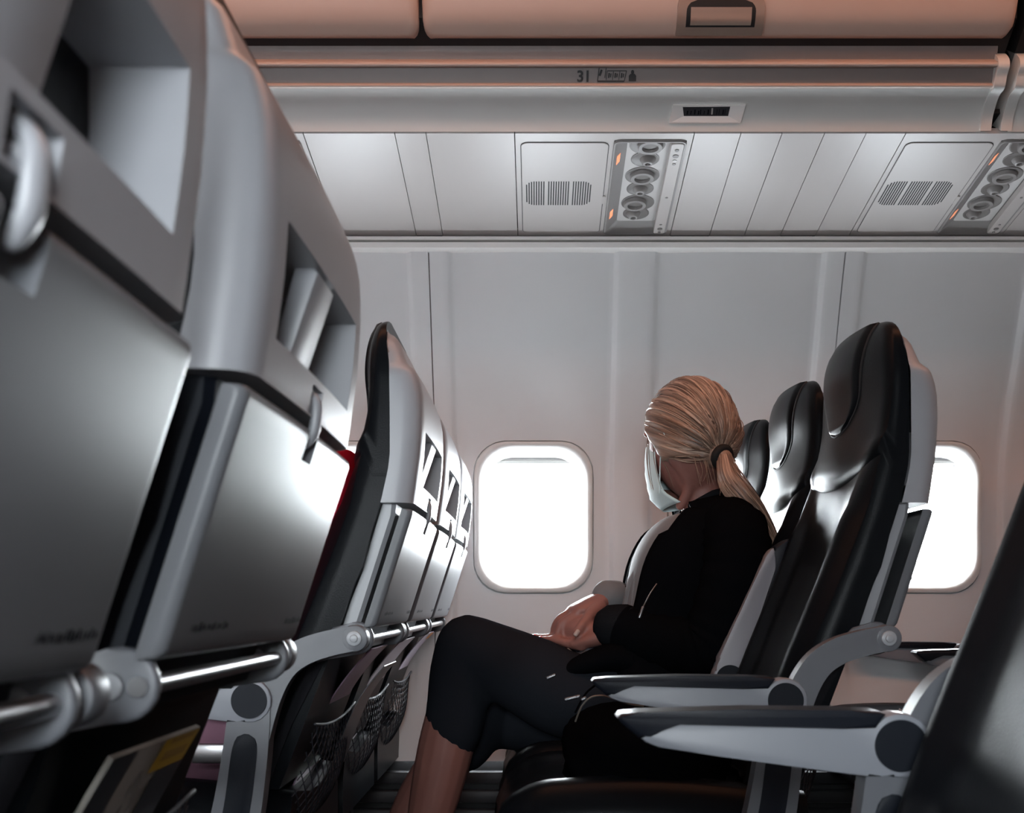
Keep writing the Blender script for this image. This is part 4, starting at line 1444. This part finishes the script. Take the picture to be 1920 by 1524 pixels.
# left arm (near side) and hand
LW = (0.149, 2.325, 0.680)
limb(body, [(0.362, 2.262, 0.868), (0.355, 2.240, 0.79), (0.318, 2.250, 0.668)], [0.046, 0.042, 0.036], 14, 5)
limb(body, [(0.318, 2.250, 0.668), (0.235, 2.282, 0.664), LW], [0.037, 0.033, 0.024], 14, 5)
lf = []
for k in range(4):
    off = Vector((0, 0.019 * (k - 1.5), -0.004 * abs(k - 1.5)))
    tipx = (0.008, -0.004, 0.0, 0.014)[k]
    lf.append([Vector((0.088, 2.372, 0.658)) + off, Vector((0.056, 2.392, 0.664)) + off, Vector((0.028 + tipx * .5, 2.405, 0.668)) + off * 0.95, Vector((-0.002 + tipx, 2.415, 0.668)) + off * 0.9])
limb(body, [(0.112, 2.352, 0.676), (0.088, 2.380, 0.680), (0.066, 2.402, 0.684)], [0.022, 0.028, 0.024], 14, 4)
hand(body, LW, (0.088, 2.370, 0.660), lf, [Vector((0.125, 2.366, 0.672)), Vector((0.100, 2.400, 0.676)), Vector((0.078, 2.418, 0.676))])
# right arm (window side) and hand lying on top, thumb towards the viewer
RW = (0.140, 2.438, 0.742)
limb(body, [(0.362, 2.585, 0.868), (0.350, 2.608, 0.79), (0.308, 2.600, 0.688)], [0.046, 0.042, 0.036], 14, 5)
limb(body, [(0.308, 2.600, 0.688), (0.225, 2.525, 0.715), RW], [0.037, 0.033, 0.025], 14, 5)
rf_ = []
for k in range(4):                                           # index nearest the viewer
    y = 2.388 + 0.0195 * k
    dz = (-0.004, 0.002, 0.0, -0.008)[k]; dx = (0.006, 0.0, 0.002, 0.012)[k]
    rf_.append([Vector((0.074 + dx, y, 0.716 + dz)), Vector((0.046 + dx, y - 0.002, 0.700 + dz)), Vector((0.036 + dx, y - 0.006, 0.676 + dz)), Vector((0.046 + dx, y - 0.010, 0.655 + dz))])
hand(body, RW, (0.076, 2.418, 0.715), rf_, [Vector((0.124, 2.400, 0.726)), Vector((0.106, 2.368, 0.713)), Vector((0.091, 2.346, 0.695)), Vector((0.077, 2.336, 0.678))], 0.042, 0.018)
# legs: left leg crossed over the right
LK, RK = Vector((-0.132, 2.330, 0.650)), Vector((-0.105, 2.505, 0.505))
limb(body, [(0.20, 2.345, 0.535), (0.07, 2.338, 0.556), (-0.01, 2.335, 0.592), LK], [0.080, 0.072, 0.066, 0.050], 16, 5)
limb(body, [LK, (-0.148, 2.338, 0.57), (-0.172, 2.342, 0.46), (-0.195, 2.340, 0.36), (-0.226, 2.335, 0.235)], [0.048, 0.049, 0.0535, 0.047, 0.031], 16, 5)
limb(body, [(-0.226, 2.335, 0.225), (-0.262, 2.335, 0.195), (-0.330, 2.332, 0.150), (-0.365, 2.330, 0.125)], [0.034, 0.034, 0.030, 0.020], 14, 4, (0, 1, 0), [0.036, 0.030, 0.022, 0.014])
limb(body, [(0.20, 2.495, 0.52), (0.04, 2.50, 0.515), RK], [0.082, 0.070, 0.050], 16, 5)
limb(body, [RK, (-0.150, 2.503, 0.455), (-0.208, 2.500, 0.375), (-0.258, 2.498, 0.29), (-0.335, 2.495, 0.105)], [0.048, 0.049, 0.0525, 0.045, 0.031], 16, 5)
limb(body, [(-0.332, 2.495, 0.085), (-0.365, 2.495, 0.062), (-0.430, 2.495, 0.036), (-0.47, 2.495, 0.028)], [0.034, 0.034, 0.036, 0.024], 14, 4, (0, 1, 0), [0.036, 0.030, 0.024, 0.016])
bo = pobj('body', body, 'skin', wom, 0)
remesh(bo, 0.0036, 3)
# eyes
for s in (-1, 1):
    bm = bmesh.new(); bmesh.ops.create_uvsphere(bm, u_segments=16, v_segments=10, radius=0.0115)
    for v in bm.verts: v.co = v.co + H.P(0.078, s * 0.030, 0.012)
    pobj('eye', bm, 'eye_white', wom)
# red finger nails
for f in lf:
    t = (f[-1] - f[-2]).normalized()
    bm = tube([f[-1] - t * 0.004 + Vector((0, 0, 0.005)), f[-1] + t * 0.007 + Vector((0, 0, 0.002))], 0.0055, 8, None, (0, 1, 0), 0.003)
    pobj('nail', bm, 'nail_red', wom)
bm = tube([Vector((0.080, 2.3285, 0.682)), Vector((0.0745, 2.3270, 0.674))], 0.0042, 8, None, (1, 0, 0.4), 0.0025)
pobj('nail', bm, 'nail_pale', wom)
# shirt
pobj('shirt', loft(torso_rings(TORSO[:-1], 0.004, 40, 4)), 'shirt', wom)
# folds of the shirt between the jacket fronts
for i in range(9):
    bm = bmesh.new()
    rng = random.Random(40 + i)
    y0 = YC - 0.085 + 0.018 * i
    pts = []
    for sec in smooth_path(TORSO[2:8], 3):
        q = (y0 + 0.02 * math.sin(i + sec[2] * 9) - YC) / (sec[3] + 0.006)
        q = max(-0.98, min(0.98, q))
        pts.append(Vector((sec[0] - (sec[4] + 0.002) * (1 - abs(q) ** 2.4) ** (1 / 2.4) * 1.02, YC + q * sec[3], sec[2] + 0.035 * (1 - abs(q)) * 0)))
    n = len(pts)
    tube(pts, [0.0015 + 0.0050 * math.sin(math.pi * k / (n - 1)) * (0.6 + 0.4 * math.sin(k + i)) for k in range(n)], 8, bm, (0, 1, 0))
    pobj('shirt_fold', bm, 'shirt', wom)
# jacket body, open at the front
rings = torso_rings(TORSO[:-1] + [(0.343, YC + 0.006, 0.936, 0.076, 0.060)], 0.013, 60, 5)
bm = bmesh.new(); rows = []
nr = len(rings)
for i, r in enumerate(rings):
    t = i / (nr - 1)
    a0 = int(round(60 * (30 + 26 * t) / 360)); a1 = int(round(60 * (24 + 10 * t) / 360))
    arc = [r[k] for k in range(a0, 60 - a1 + 1)]
    # resample to a fixed count
    m_ = 48; row = []
    for k in range(m_ + 1):
        x = (len(arc) - 1) * k / m_; j = min(int(x), len(arc) - 2); fr_ = x - j
        p = arc[j].lerp(arc[j + 1], fr_)
        ang = 6.28 * k / m_
        p = p + Vector((0.0025 * math.sin(11 * t + 3 * ang), 0.003 * math.sin(19 * t + 2 * ang), 0))
        row.append(bm.verts.new(p))
    rows.append(row)
grid_faces(bm, rows)
edge_near = [v.co.copy() for v in (r[0] for r in rows)]
edge_far = [v.co.copy() for v in (r[-1] for r in rows)]
jk = pobj('jacket', bm, 'jacket', wom, 80)
sd = jk.modifiers.new('thick', 'SOLIDIFY'); sd.thickness = 0.007; sd.offset = 1
def sleeve(pts, rad, nm):
    bm = bmesh.new()
    q = smooth_path([tuple(p) + (r,) for p, r in zip(pts, rad)], 9)
    n = len(q)
    rad2 = [p[3] * (1 + 0.035 * math.sin(i * 1.7) + 0.02 * math.sin(i * 3.1 + 1)) for i, p in enumerate(q)]
    tube([Vector(p[:3]) for p in q], rad2, 24, bm)
    return pobj(nm, bm, 'jacket', wom, 80)
sleeve([(0.350, 2.300, 0.885), (0.366, 2.258, 0.860), (0.362, 2.236, 0.79), (0.330, 2.243, 0.690), (0.300, 2.252, 0.655), (0.232, 2.280, 0.662), (0.160, 2.318, 0.688)],
       [0.050, 0.062, 0.060, 0.056, 0.056, 0.052, 0.044], 'jacket_sleeve')
sleeve([(0.350, 2.550, 0.885), (0.366, 2.588, 0.860), (0.356, 2.610, 0.79), (0.320, 2.606, 0.705), (0.292, 2.590, 0.694), (0.225, 2.525, 0.716), (0.150, 2.447, 0.746)],
       [0.050, 0.062, 0.060, 0.056, 0.054, 0.046, 0.034], 'jacket_sleeve')
pobj('cuff', limb(None, [(0.166, 2.315, 0.687), (0.150, 2.323, 0.690)], [0.046, 0.043], 24, 3), 'rib_knit', wom)
pobj('cuff', limb(None, [(0.158, 2.456, 0.744), (0.143, 2.440, 0.748)], [0.036, 0.033], 24, 3), 'shirt', wom)  # window sheen on the black sleeve end is put into this grey
# hem lying on the lap
pobj('jacket_hem', limb(None, [(0.225, 2.315, 0.615), (0.150, 2.300, 0.632), (0.085, 2.292, 0.618), (0.032, 2.296, 0.596)], [0.050, 0.045, 0.034, 0.012], 20, 6, (0, 1, 0), [0.045, 0.030, 0.020, 0.007]), 'jacket', wom)
# collar and zips
n = 40; pts = []
for k in range(n + 1):
    a = R(48 + (312 - 48) * k / n)
    pts.append(Vector((0.343 - 0.066 * math.cos(a), YC + 0.006 - 0.074 * math.sin(a), 0.936 + 0.020 * (1 - math.cos(a)) / 2 - 0.026 * max(0, math.cos(a)))))
pobj('collar', tube(pts, 0.007, 10, None, (0, 0, 1), 0.005), 'rib_knit', wom)
for e in (edge_near, edge_far):
    pobj('zip_edge', tube(e[4:], 0.0016, 6), 'zip', wom)
zp = [W(1231, 1095, 2.225), W(1222, 1108, 2.219), W(1214, 1122, 2.214), W(1206, 1138, 2.211)]
pobj('pocket_zip', tube(smooth_path([tuple(p) for p in zp], 4), 0.0014, 6), 'zip', wom)
pobj('zip_pull', tube([zp[-1], W(1199, 1158, 2.208)], 0.0028, 8, None, None, 0.0014), 'zip', wom)
# trousers, cropped below the knee
bm = bmesh.new()
loft(torso_rings(TORSO[:4], 0.008, 28, 3), bm)
limb(bm, [(0.215, 2.345, 0.535), (0.07, 2.337, 0.556), (-0.01, 2.335, 0.594), LK + Vector((0.004, 0, 0.002))], [0.092, 0.084, 0.079, 0.062], 20, 6)
limb(bm, [LK, (-0.143, 2.336, 0.60), (-0.150, 2.340, 0.54), (-0.160, 2.342, 0.487)], [0.060, 0.060, 0.059, 0.056], 20, 5, None)
limb(bm, [(0.215, 2.495, 0.53), (0.04, 2.50, 0.515), RK], [0.096, 0.090, 0.064], 20, 6)
limb(bm, [RK, (-0.125, 2.504, 0.475), (-0.145, 2.503, 0.445)], [0.058, 0.058, 0.056], 20, 5)
tr = pobj('trousers', bm, 'trousers', wom, 0)
remesh(tr, 0.008, 6)
# shoes
for pts in ([(-0.215, 2.335, 0.205), (-0.262, 2.335, 0.185), (-0.330, 2.332, 0.140), (-0.375, 2.330, 0.110)], [(-0.318, 2.495, 0.055), (-0.365, 2.495, 0.050), (-0.430, 2.495, 0.036), (-0.482, 2.495, 0.028)]):
    pobj('shoe', limb(None, pts, [0.038, 0.041, 0.042, 0.026], 18, 4, (0, 1, 0), [0.034, 0.034, 0.028, 0.018]), 'shoe', wom)
# hair, tie, ponytail
TIE = (-0.93, 0.10, -0.38)
hair_cap(H, wom, TIE, 'hair'); hair_strands(H, wom, TIE, 'hair')
tdir = Vector(TIE).normalized()
tp = H.P(*(Vector(H.hair(*tdir))))
t2 = H.P(*(Vector(H.hair(*tdir)) * 1.16))
ax = (t2 - tp).normalized()
pobj('hair_knot', limb(None, [tp - ax * 0.03, tp, tp + ax * 0.012], [0.034, 0.024, 0.016], 16, 3), 'hair', wom)
ring_pts = []
e1 = ax.orthogonal().normalized(); e2 = ax.cross(e1)
pobj('hair_tie', tube([tp + ax * 0.006 + (e1 * math.cos(a) + e2 * math.sin(a)) * 0.0165 for a in np.linspace(0, 2 * math.pi, 25)], 0.0085, 10), 'hair_tie', wom)
pony = [tuple(tp + ax * 0.010) + (0.015,), tuple(W(1366, 893, tp.y - 0.035)) + (0.023,), tuple(W(1388, 925, tp.y - 0.045)) + (0.0245,), tuple(W(1414, 962, tp.y - 0.040)) + (0.022,),
        tuple(W(1437, 1000, tp.y - 0.030)) + (0.018,), tuple(W(1449, 1028, tp.y - 0.02)) + (0.013,), tuple(W(1447, 1052, tp.y - 0.012)) + (0.004,)]
Pp = smooth_path(pony, 8)
bm = tube([Vector(p[:3]) for p in Pp], [p[3] for p in Pp], 40, None, (0, 1, 0), [p[3] * 0.85 for p in Pp])
st = []
bm.verts.ensure_lookup_table()
for i, v in enumerate(bm.verts):
    k = i % 40; ring_i = i // 40
    g = 1
    a = 2 * math.pi * k / 40
    st.append((math.cos(a) * 7, math.sin(a) * 7, ring_i * 0.035))
for i, v in enumerate(list(bm.verts)[:-2]):
    ring_i = i // 40; k = i % 40
    c = Vector(Pp[min(max(ring_i - 3, 0), len(Pp) - 1)][:3])
    v.co = c + (v.co - c) * (1 + 0.045 * math.sin(k * 2.2) + 0.03 * math.sin(k * 1.1 + ring_i * 0.12))
bm.verts.index_update()
po = pobj('ponytail', bm, 'hair', wom, 80); set_streak(po, st)
bm = bmesh.new(); st = []
rng = random.Random(11)
for i in range(90):
    a = rng.uniform(0, 6.28); pts = []
    s0, s1 = rng.uniform(0, 0.3), rng.uniform(0.75, 1.05)
    for j in range(12):
        t = min(1, s0 + (s1 - s0) * j / 11); x = t * (len(Pp) - 1); q = Pp[min(int(x), len(Pp) - 1)]
        aa = a + 0.5 * math.sin(t * 3 + a)
        pts.append(Vector(q[:3]) + (Vector((0.75, 0, 0.62)) * math.cos(aa) + Vector((0, 1, 0)) * math.sin(aa)) * (q[3] * 1.0 + 0.0015) + Vector((0, 0, -0.02 * max(0, s0 + (s1 - s0) * j / 11 - 1) * 10)))
    n0 = len(bm.verts)
    tube(pts, [0.0012 * math.sin(math.pi * (0.1 + 0.8 * j / 11)) for j in range(12)], 4, bm, round_ends=False)
    off = (rng.uniform(-40, 40), rng.uniform(-40, 40))
    st += [(off[0], off[1], 0.02 * k) for k in range(len(bm.verts) - n0)]
bm.verts.index_update()
ps_ = pobj('ponytail_strands', bm, 'hair', wom, 80, recalc=False); set_streak(ps_, st); ps_['kind'] = 'stuff'
# loose strands in front of the near ear and at the nape
bm = bmesh.new(); st = []
for i in range(6):
    rng = random.Random(100 + i)
    s = rng.uniform(-1, 1)
    f0 = 0.030 + 0.022 * s
    pts = [H.P(f0 - 0.022, 0.078, 0.040), H.P(f0 - 0.012, 0.079, 0.006), H.P(f0 - 0.006 + 0.006 * rng.random(), 0.075, -0.030), H.P(f0 - 0.008 + 0.010 * s, 0.067 + 0.005 * rng.random(), -0.060), H.P(f0 - 0.014 + 0.016 * s, 0.060 + 0.008 * rng.random(), -0.085 - 0.02 * rng.random())]
    P = smooth_path([tuple(p) for p in pts], 4)
    n0 = len(bm.verts)
    tube(P, [0.0012 * (1 - 0.8 * k / len(P)) for k in range(len(P))], 4, bm, round_ends=False)
    off = (rng.uniform(-40, 40), rng.uniform(-40, 40))
    st += [(off[0], off[1], 0.02 * k) for k in range(len(bm.verts) - n0)]
for i in range(14):
    rng = random.Random(200 + i)
    d0 = Vector((-0.55 - 0.4 * rng.random(), rng.uniform(-0.3, 0.7), -0.40)).normalized()
    p0 = H.P(*H.hair(*d0)); 
    P = smooth_path([tuple(p0), tuple(p0 + H.u * -0.02 + ax * 0.006), tuple(p0 + H.u * -0.045 + ax * (0.012 * rng.random()) + H.l * rng.uniform(-0.01, 0.01))], 4)
    n0 = len(bm.verts)
    tube(P, [0.0009 * (1 - 0.8 * k / len(P)) for k in range(len(P))], 4, bm, round_ends=False)
    st += [(rng.uniform(-40, 40), rng.uniform(-40, 40), 0.02 * k) for k in range(len(bm.verts) - n0)]
bm.verts.index_update()
ls = pobj('loose_strands', bm, 'hair', wom, 80, recalc=False); set_streak(ls, st); ls['kind'] = 'stuff'
# surgical mask with pleats and ear loops
bm = bmesh.new(); rows = []
for i in range(19):
    t = i / 18
    u = 0.006 - 0.132 * t
    pleat = 0.0030 * (1 if 0.2 < t < 0.85 else 0) * ((t * 5.2) % 1.0)
    row = []
    for k in range(29):
        s = -1 + 2 * k / 28
        hw = 0.0695 - 0.006 * max(0, 0.4 - t) - 0.026 * t * t
        bow = 0.125 - 0.010 * (2 * t - 0.9) ** 2 - 0.024 * max(0, t - 0.8) / 0.2
        f = bow - (0.088 + 0.004 * t * t) * abs(s) ** 2.2 - pleat * (1 - abs(s) ** 4)
        row.append(bm.verts.new(H.P(f + 0.001 * math.sin(9 * s + 7 * t), s * hw, u - 0.006 * abs(s) * (0.5 - t))))
    rows.append(row)
grid_faces(bm, rows)
mk = pobj('face_mask', bm, 'mask', wom, 60)
sd = mk.modifiers.new('thick', 'SOLIDIFY'); sd.thickness = 0.0012
for s in (-1, 1):
    lp = [H.P(0.040, s * 0.068, 0.002), H.P(0.025, s * 0.077, 0.018), H.P(-0.004, s * 0.082, 0.018), H.P(-0.016, s * 0.083, -0.002), H.P(0.004, s * 0.078, -0.024), H.P(0.034, s * 0.062, -0.100)]
    pobj('ear_loop', tube(smooth_path([tuple(p) for p in lp], 5), 0.0014, 6), 'mask', wom)

# ------------------------------------------------------------------ passenger in red, one row ahead
red = thing('person', 'passenger in a red top mostly hidden between the foreground seat and the next row', 'person', (-0.5, YF[0], 0))
Y1 = YF[0]; X1 = ROW[1]
RT = [(X1 - 0.085, Y1, 0.50, 0.17, 0.11), (X1 - 0.08, Y1, 0.56, 0.175, 0.12), (X1 - 0.055, Y1, 0.64, 0.17, 0.115), (X1 - 0.028, Y1, 0.72, 0.168, 0.11), (X1 + 0.005, Y1, 0.80, 0.172, 0.11),
      (X1 + 0.025, Y1, 0.87, 0.178, 0.105), (X1 + 0.035, Y1, 0.925, 0.165, 0.085), (X1 + 0.03, Y1, 0.955, 0.11, 0.065), (X1 + 0.02, Y1, 0.975, 0.06, 0.055)]
H2 = Head((X1 - 0.02, Y1, 1.075), R(4), R(4))
bm = bmesh.new()
loft(torso_rings(RT, -0.012, 28, 3), bm)
limb(bm, [(X1 + 0.025, Y1, 0.95), (X1 + 0.005, Y1, 1.0), (X1 - 0.015, Y1, 1.05)], [0.056, 0.05, 0.05], 16, 4)
head_mesh(bm, H2)
for s in (-1, 1):
    limb(bm, [(X1 + 0.03, Y1 + s * 0.16, 0.90), (X1 - 0.01, Y1 + s * 0.185, 0.79), (X1 - 0.06, Y1 + s * 0.185, 0.68)], [0.046, 0.042, 0.036], 14, 4)
    w_ = Vector((X1 - 0.27, Y1 + s * 0.10, 0.665))
    limb(bm, [(X1 - 0.06, Y1 + s * 0.185, 0.68), (X1 - 0.17, Y1 + s * 0.15, 0.665), w_], [0.037, 0.033, 0.025], 14, 4)
    fs = []
    for k in range(4):
        o_ = Vector((0, s * 0.019 * (k - 1.5), 0))
        fs.append([w_ + Vector((-0.07, -s * 0.02, -0.004)) + o_, w_ + Vector((-0.10, -s * 0.025, -0.012)) + o_, w_ + Vector((-0.122, -s * 0.03, -0.028)) + o_, w_ + Vector((-0.130, -s * 0.03, -0.045)) + o_])
    hand(bm, w_, w_ + Vector((-0.068, -s * 0.02, -0.004)), fs, [w_ + Vector((-0.02, -s * 0.025, 0)), w_ + Vector((-0.05, -s * 0.052, -0.006)), w_ + Vector((-0.075, -s * 0.060, -0.016))])
    k_ = Vector((X1 - 0.50, Y1 + s * 0.09, 0.555))
    limb(bm, [(X1 - 0.09, Y1 + s * 0.085, 0.55), (X1 - 0.3, Y1 + s * 0.09, 0.56), k_], [0.08, 0.068, 0.05], 14, 4)
    limb(bm, [k_, (X1 - 0.49, Y1 + s * 0.09, 0.35), (X1 - 0.46, Y1 + s * 0.09, 0.10)], [0.048, 0.048, 0.032], 14, 4)
    limb(bm, [(X1 - 0.45, Y1 + s * 0.09, 0.05), (X1 - 0.53, Y1 + s * 0.09, 0.045), (X1 - 0.64, Y1 + s * 0.09, 0.03)], [0.036, 0.04, 0.028], 14, 4, (0, 1, 0), [0.036, 0.034, 0.02])
b2 = pobj('body', bm, 'skin', red, 0); remesh(b2, 0.0055, 4)
bm = bmesh.new(); loft(torso_rings(RT[2:-1], 0.012, 32, 4, 2.8), bm)
for s in (-1, 1):
    limb(bm, [(X1 + 0.03, Y1 + s * 0.15, 0.90), (X1 - 0.01, Y1 + s * 0.185, 0.79), (X1 - 0.06, Y1 + s * 0.185, 0.68), (X1 - 0.17, Y1 + s * 0.15, 0.665), (X1 - 0.25, Y1 + s * 0.11, 0.665)], [0.06, 0.056, 0.05, 0.043, 0.035], 16, 5)
o = pobj('red_top', bm, 'red_top', red, 0); remesh(o, 0.009, 6)
bm = bmesh.new(); loft(torso_rings(RT[:4], 0.010, 28, 3), bm)
for s in (-1, 1):
    k_ = Vector((X1 - 0.50, Y1 + s * 0.09, 0.555))
    limb(bm, [(X1 - 0.09, Y1 + s * 0.085, 0.55), (X1 - 0.3, Y1 + s * 0.09, 0.56), k_], [0.092, 0.080, 0.060], 16, 5)
    limb(bm, [k_, (X1 - 0.49, Y1 + s * 0.09, 0.35), (X1 - 0.46, Y1 + s * 0.09, 0.12)], [0.059, 0.058, 0.05], 16, 5)
o = pobj('trousers', bm, 'mauve', red, 0); remesh(o, 0.010, 6)
for s in (-1, 1):
    pobj('shoe', limb(None, [(X1 - 0.44, Y1 + s * 0.09, 0.055), (X1 - 0.53, Y1 + s * 0.09, 0.05), (X1 - 0.66, Y1 + s * 0.09, 0.032)], [0.041, 0.045, 0.032], 16, 4, (0, 1, 0), [0.04, 0.04, 0.024]), 'shoe', red)
rows = sphere_dirs(48, 32)[1:-1]; bm = bmesh.new(); rings = []
for row in rows:
    r = []
    for d in row:
        w = hair_in(*d); w = w * w * (3 - 2 * w)
        r.append(H2.P(*Vector(H2.skull(*d, 0.955)).lerp(Vector(H2.hair(*d)), w)))
    rings.append(r)
pobj('hair', loft(rings, bm), 'dark_hair', red, 80)

# =================================================================== SMALL THINGS
def sheet(path, y0, y1, thick=0.0012, ny=6, twist=0.0):
    """thin bent card: path of (x, z) in the xz plane, spanning y0..y1"""
    P = smooth_path(path, 5); bm = bmesh.new()
    rows = []
    for i, p in enumerate(P):
        a = P[max(i - 1, 0)]; b = P[min(i + 1, len(P) - 1)]
        t = np.array([b[0] - a[0], b[1] - a[1]]); t /= np.linalg.norm(t); nn = (-t[1] * thick, t[0] * thick)
        ring = [Vector((p[0] + twist * (k / ny - 0.5) * i / len(P), y0 + (y1 - y0) * k / ny, p[1])) for k in range(ny + 1)]
        ring += [Vector((v.x + nn[0], v.y, v.z + nn[1])) for v in ring[::-1]]
        rows.append(ring)
    return loft(rows, bm)

def pocket_card(sx, sy, y0, y1, top, m, label, name='magazine', twist=0.0, dx=0.0):
    base = [(-0.006, 0.40), (0.022, 0.47), (0.047, 0.53), (0.074, 0.585), (0.108, 0.632), (0.136, 0.662)]
    path = [(sx + u + dx, z) for u, z in base if z <= top] 
    bm = sheet(path, sy + y0, sy + y1, 0.002, 6, twist)
    o = obj(name, bm, m, None, 60)
    return tag(o, label, 'magazine', 'magazines in the seat pockets'), path

X1 = ROW[1]
m1, p1 = pocket_card(X1, YF[0], -0.02, 0.185, 0.67, 'card_purple', 'purple magazine in the net pocket of the nearest receding seat')
m2, p2 = pocket_card(X1, YF[1], -0.08, 0.18, 0.67, 'card_grey', 'grey magazine in the net pocket of the middle receding seat')
m3, p3 = pocket_card(X1, YF[2], -0.02, 0.185, 0.67, 'card_lilac', 'white and lilac magazine with an orange corner in the pocket beside the window')
def patch(parent, path, i0, i1, y0, y1, m, nm, off=0.0008):
    P = smooth_path(path, 5)[i0:i1]
    bm = bmesh.new(); rows = []
    for i, p in enumerate(P):
        a = P[max(i - 1, 0)]; b = P[min(i + 1, len(P) - 1)]
        t = np.array([b[0] - a[0], b[1] - a[1]]); t /= np.linalg.norm(t)
        n_ = (t[1] * off, -t[0] * off)
        rows.append([bm.verts.new((p[0] + n_[0], y, p[1] + n_[1])) for y in np.linspace(y0, y1, 4)])
    grid_faces(bm, rows)
    return obj(nm, bm, m, parent, 60)
patch(m3, p3, 22, 26, YF[2] + 0.10, YF[2] + 0.185, 'card_orange', 'orange_corner')
patch(m3, p3, 0, 3, YF[2] - 0.02, YF[2] + 0.10, 'card_orange', 'orange_band')
patch(m2, p2, 5, 12, YF[1] + 0.0, YF[1] + 0.17, 'card_lilac', 'white_panel')
c = sheet([(X1 + 0.060, 0.46), (X1 + 0.082, 0.52), (X1 + 0.106, 0.575), (X1 + 0.130, 0.610), (X1 + 0.150, 0.633)], YF[0] + 0.03, YF[0] + 0.19, 0.0012)
tag(obj('safety_card', c, 'card_dark', None, 60), 'dark folded card bending out of the nearest net pocket', 'card')
# near foreground pocket: foil-covered magazine with yellow label
YB = YN[2] + 0.036
pf = [(X1 + 0.020, 0.44), (X1 + 0.045, 0.50), (X1 + 0.068, 0.55), (X1 + 0.094, 0.598), (X1 + 0.114, 0.632)]
mf = sheet(pf, YB - 0.135, YB + 0.075, 0.004)
foil = tag(obj('magazine', mf, 'foil', None, 60), 'glossy magazine with a yellow label in the foreground seat pocket', 'magazine', 'magazines in the seat pockets')
patch(foil, pf, 16, 21, YB - 0.020, YB + 0.072, 'yellow', 'yellow_label', 0.001)
patch(foil, pf, 0, 17, YB + 0.005, YB + 0.075, 'card_dark', 'dark_panel', 0.0008)
patch(foil, pf, 0, 21, YB - 0.135, YB - 0.085, 'card_dark', 'dark_panel', 0.0008)
for i0 in (17, 19):
    patch(foil, pf, i0, i0 + 2, YB - 0.005, YB + 0.058, 'yellow_print', 'label_print', 0.0016)

# black shoulder bag on the empty aisle seat
bag = thing('shoulder_bag', 'black bag lying on the empty aisle seat beneath the armrest', 'bag', (0.17, YF[0] - 0.02, 0.455))
def bag_body():
    rings = []
    for i in range(15):
        t = i / 14
        z = 0.008 + 0.112 * t
        sx_ = 0.125 * math.sqrt(max(0.02, 1 - max(0, (t - 0.45) / 0.56) ** 2.3)); sy_ = 0.155 * math.sqrt(max(0.02, 1 - max(0, (t - 0.5) / 0.52) ** 2.6))
        rings.append([Vector(((sx_ + 0.006 * math.sin(5 * a + 9 * t)) * math.copysign(abs(math.cos(a)) ** 0.7, math.cos(a)), (sy_ + 0.005 * math.sin(4 * a + 5 * t)) * math.copysign(abs(math.sin(a)) ** 0.7, math.sin(a)), z + 0.006 * math.sin(3 * a) * t)) for a in np.linspace(0, 2 * math.pi, 36, endpoint=False)])
    return loft(rings)
obj('bag_body', bag_body(), 'bag', bag, 60)
def local(v): return v - Vector(bag.location)
pp = [W(1079, 1352, 1.80), W(1090, 1325, 1.79), W(1106, 1308, 1.79), W(1128, 1304, 1.79), W(1150, 1310, 1.80), W(1180, 1320, 1.81), W(1206, 1324, 1.82)]
obj('piping', tube([Vector(p) for p in smooth_path([tuple(local(p)) for p in pp], 4)], 0.0013, 6), 'piping', bag)
for a, b in ((W(1060, 1311, 1.80), W(1086, 1305, 1.80)), (W(1026, 1271, 1.86), W(1040, 1265, 1.86)), (W(1091, 1311, 1.79), W(1097, 1308, 1.79))):
    obj('zip_pull', tube([local(a), local(b)], 0.0022, 6), 'zip', bag)
obj('strap', tube([Vector(p) for p in smooth_path([tuple(local(W(1118, 1283, 1.80))), tuple(local(W(1102, 1296, 1.80))), tuple(local(W(1092, 1310, 1.80))), tuple(local(W(1079, 1335, 1.80)))], 4)], 0.004, 8, None, (0, 1, 0), 0.0015), 'bag', bag)

# paper tags on the window seat of the row behind
for k, (pts, lab) in enumerate((([(1681, 1352), (1686, 1327), (1706, 1340), (1700, 1362)], 'white printed paper tag standing on the seat behind, left one'),
                                ([(1708, 1372), (1735, 1350), (1741, 1348), (1722, 1375)], 'curled white paper tag on the seat behind, right one'))):
    bm = bmesh.new()
    a = [bm.verts.new(W(x, y, 2.86)) for x, y in pts]; b = [bm.verts.new(W(x, y, 2.861)) for x, y in pts]
    bm.faces.new(a); bm.faces.new(b[::-1])
    for i in range(4): bm.faces.new((a[i], b[i], b[(i + 1) % 4], a[(i + 1) % 4]))
    tag(obj('paper_tag', bm, 'paper', None, 0), lab, 'paper tag', 'paper tags')

# buckled seat belt beside the passenger in red
belt = thing('seat_belt', 'grey metal seat belt buckle beside the passenger in red', 'seat belt', (X1 - 0.06, YF[0] - 0.205, 0.52))
bm = bmesh.new(); box(bm, (-0.035, -0.006, -0.012), (0.03, 0.006, 0.016), 0.004); obj('buckle', bm, 'steel', belt, 40)
obj('strap', tube([Vector(p) for p in smooth_path([(0.028, 0, 0.002), (0.05, 0.004, -0.02), (0.055, 0.006, -0.06), (0.05, 0.008, -0.11)], 5)], 0.003, 8, None, (0, 1, 0), 0.018), 'pocket_cloth', belt)
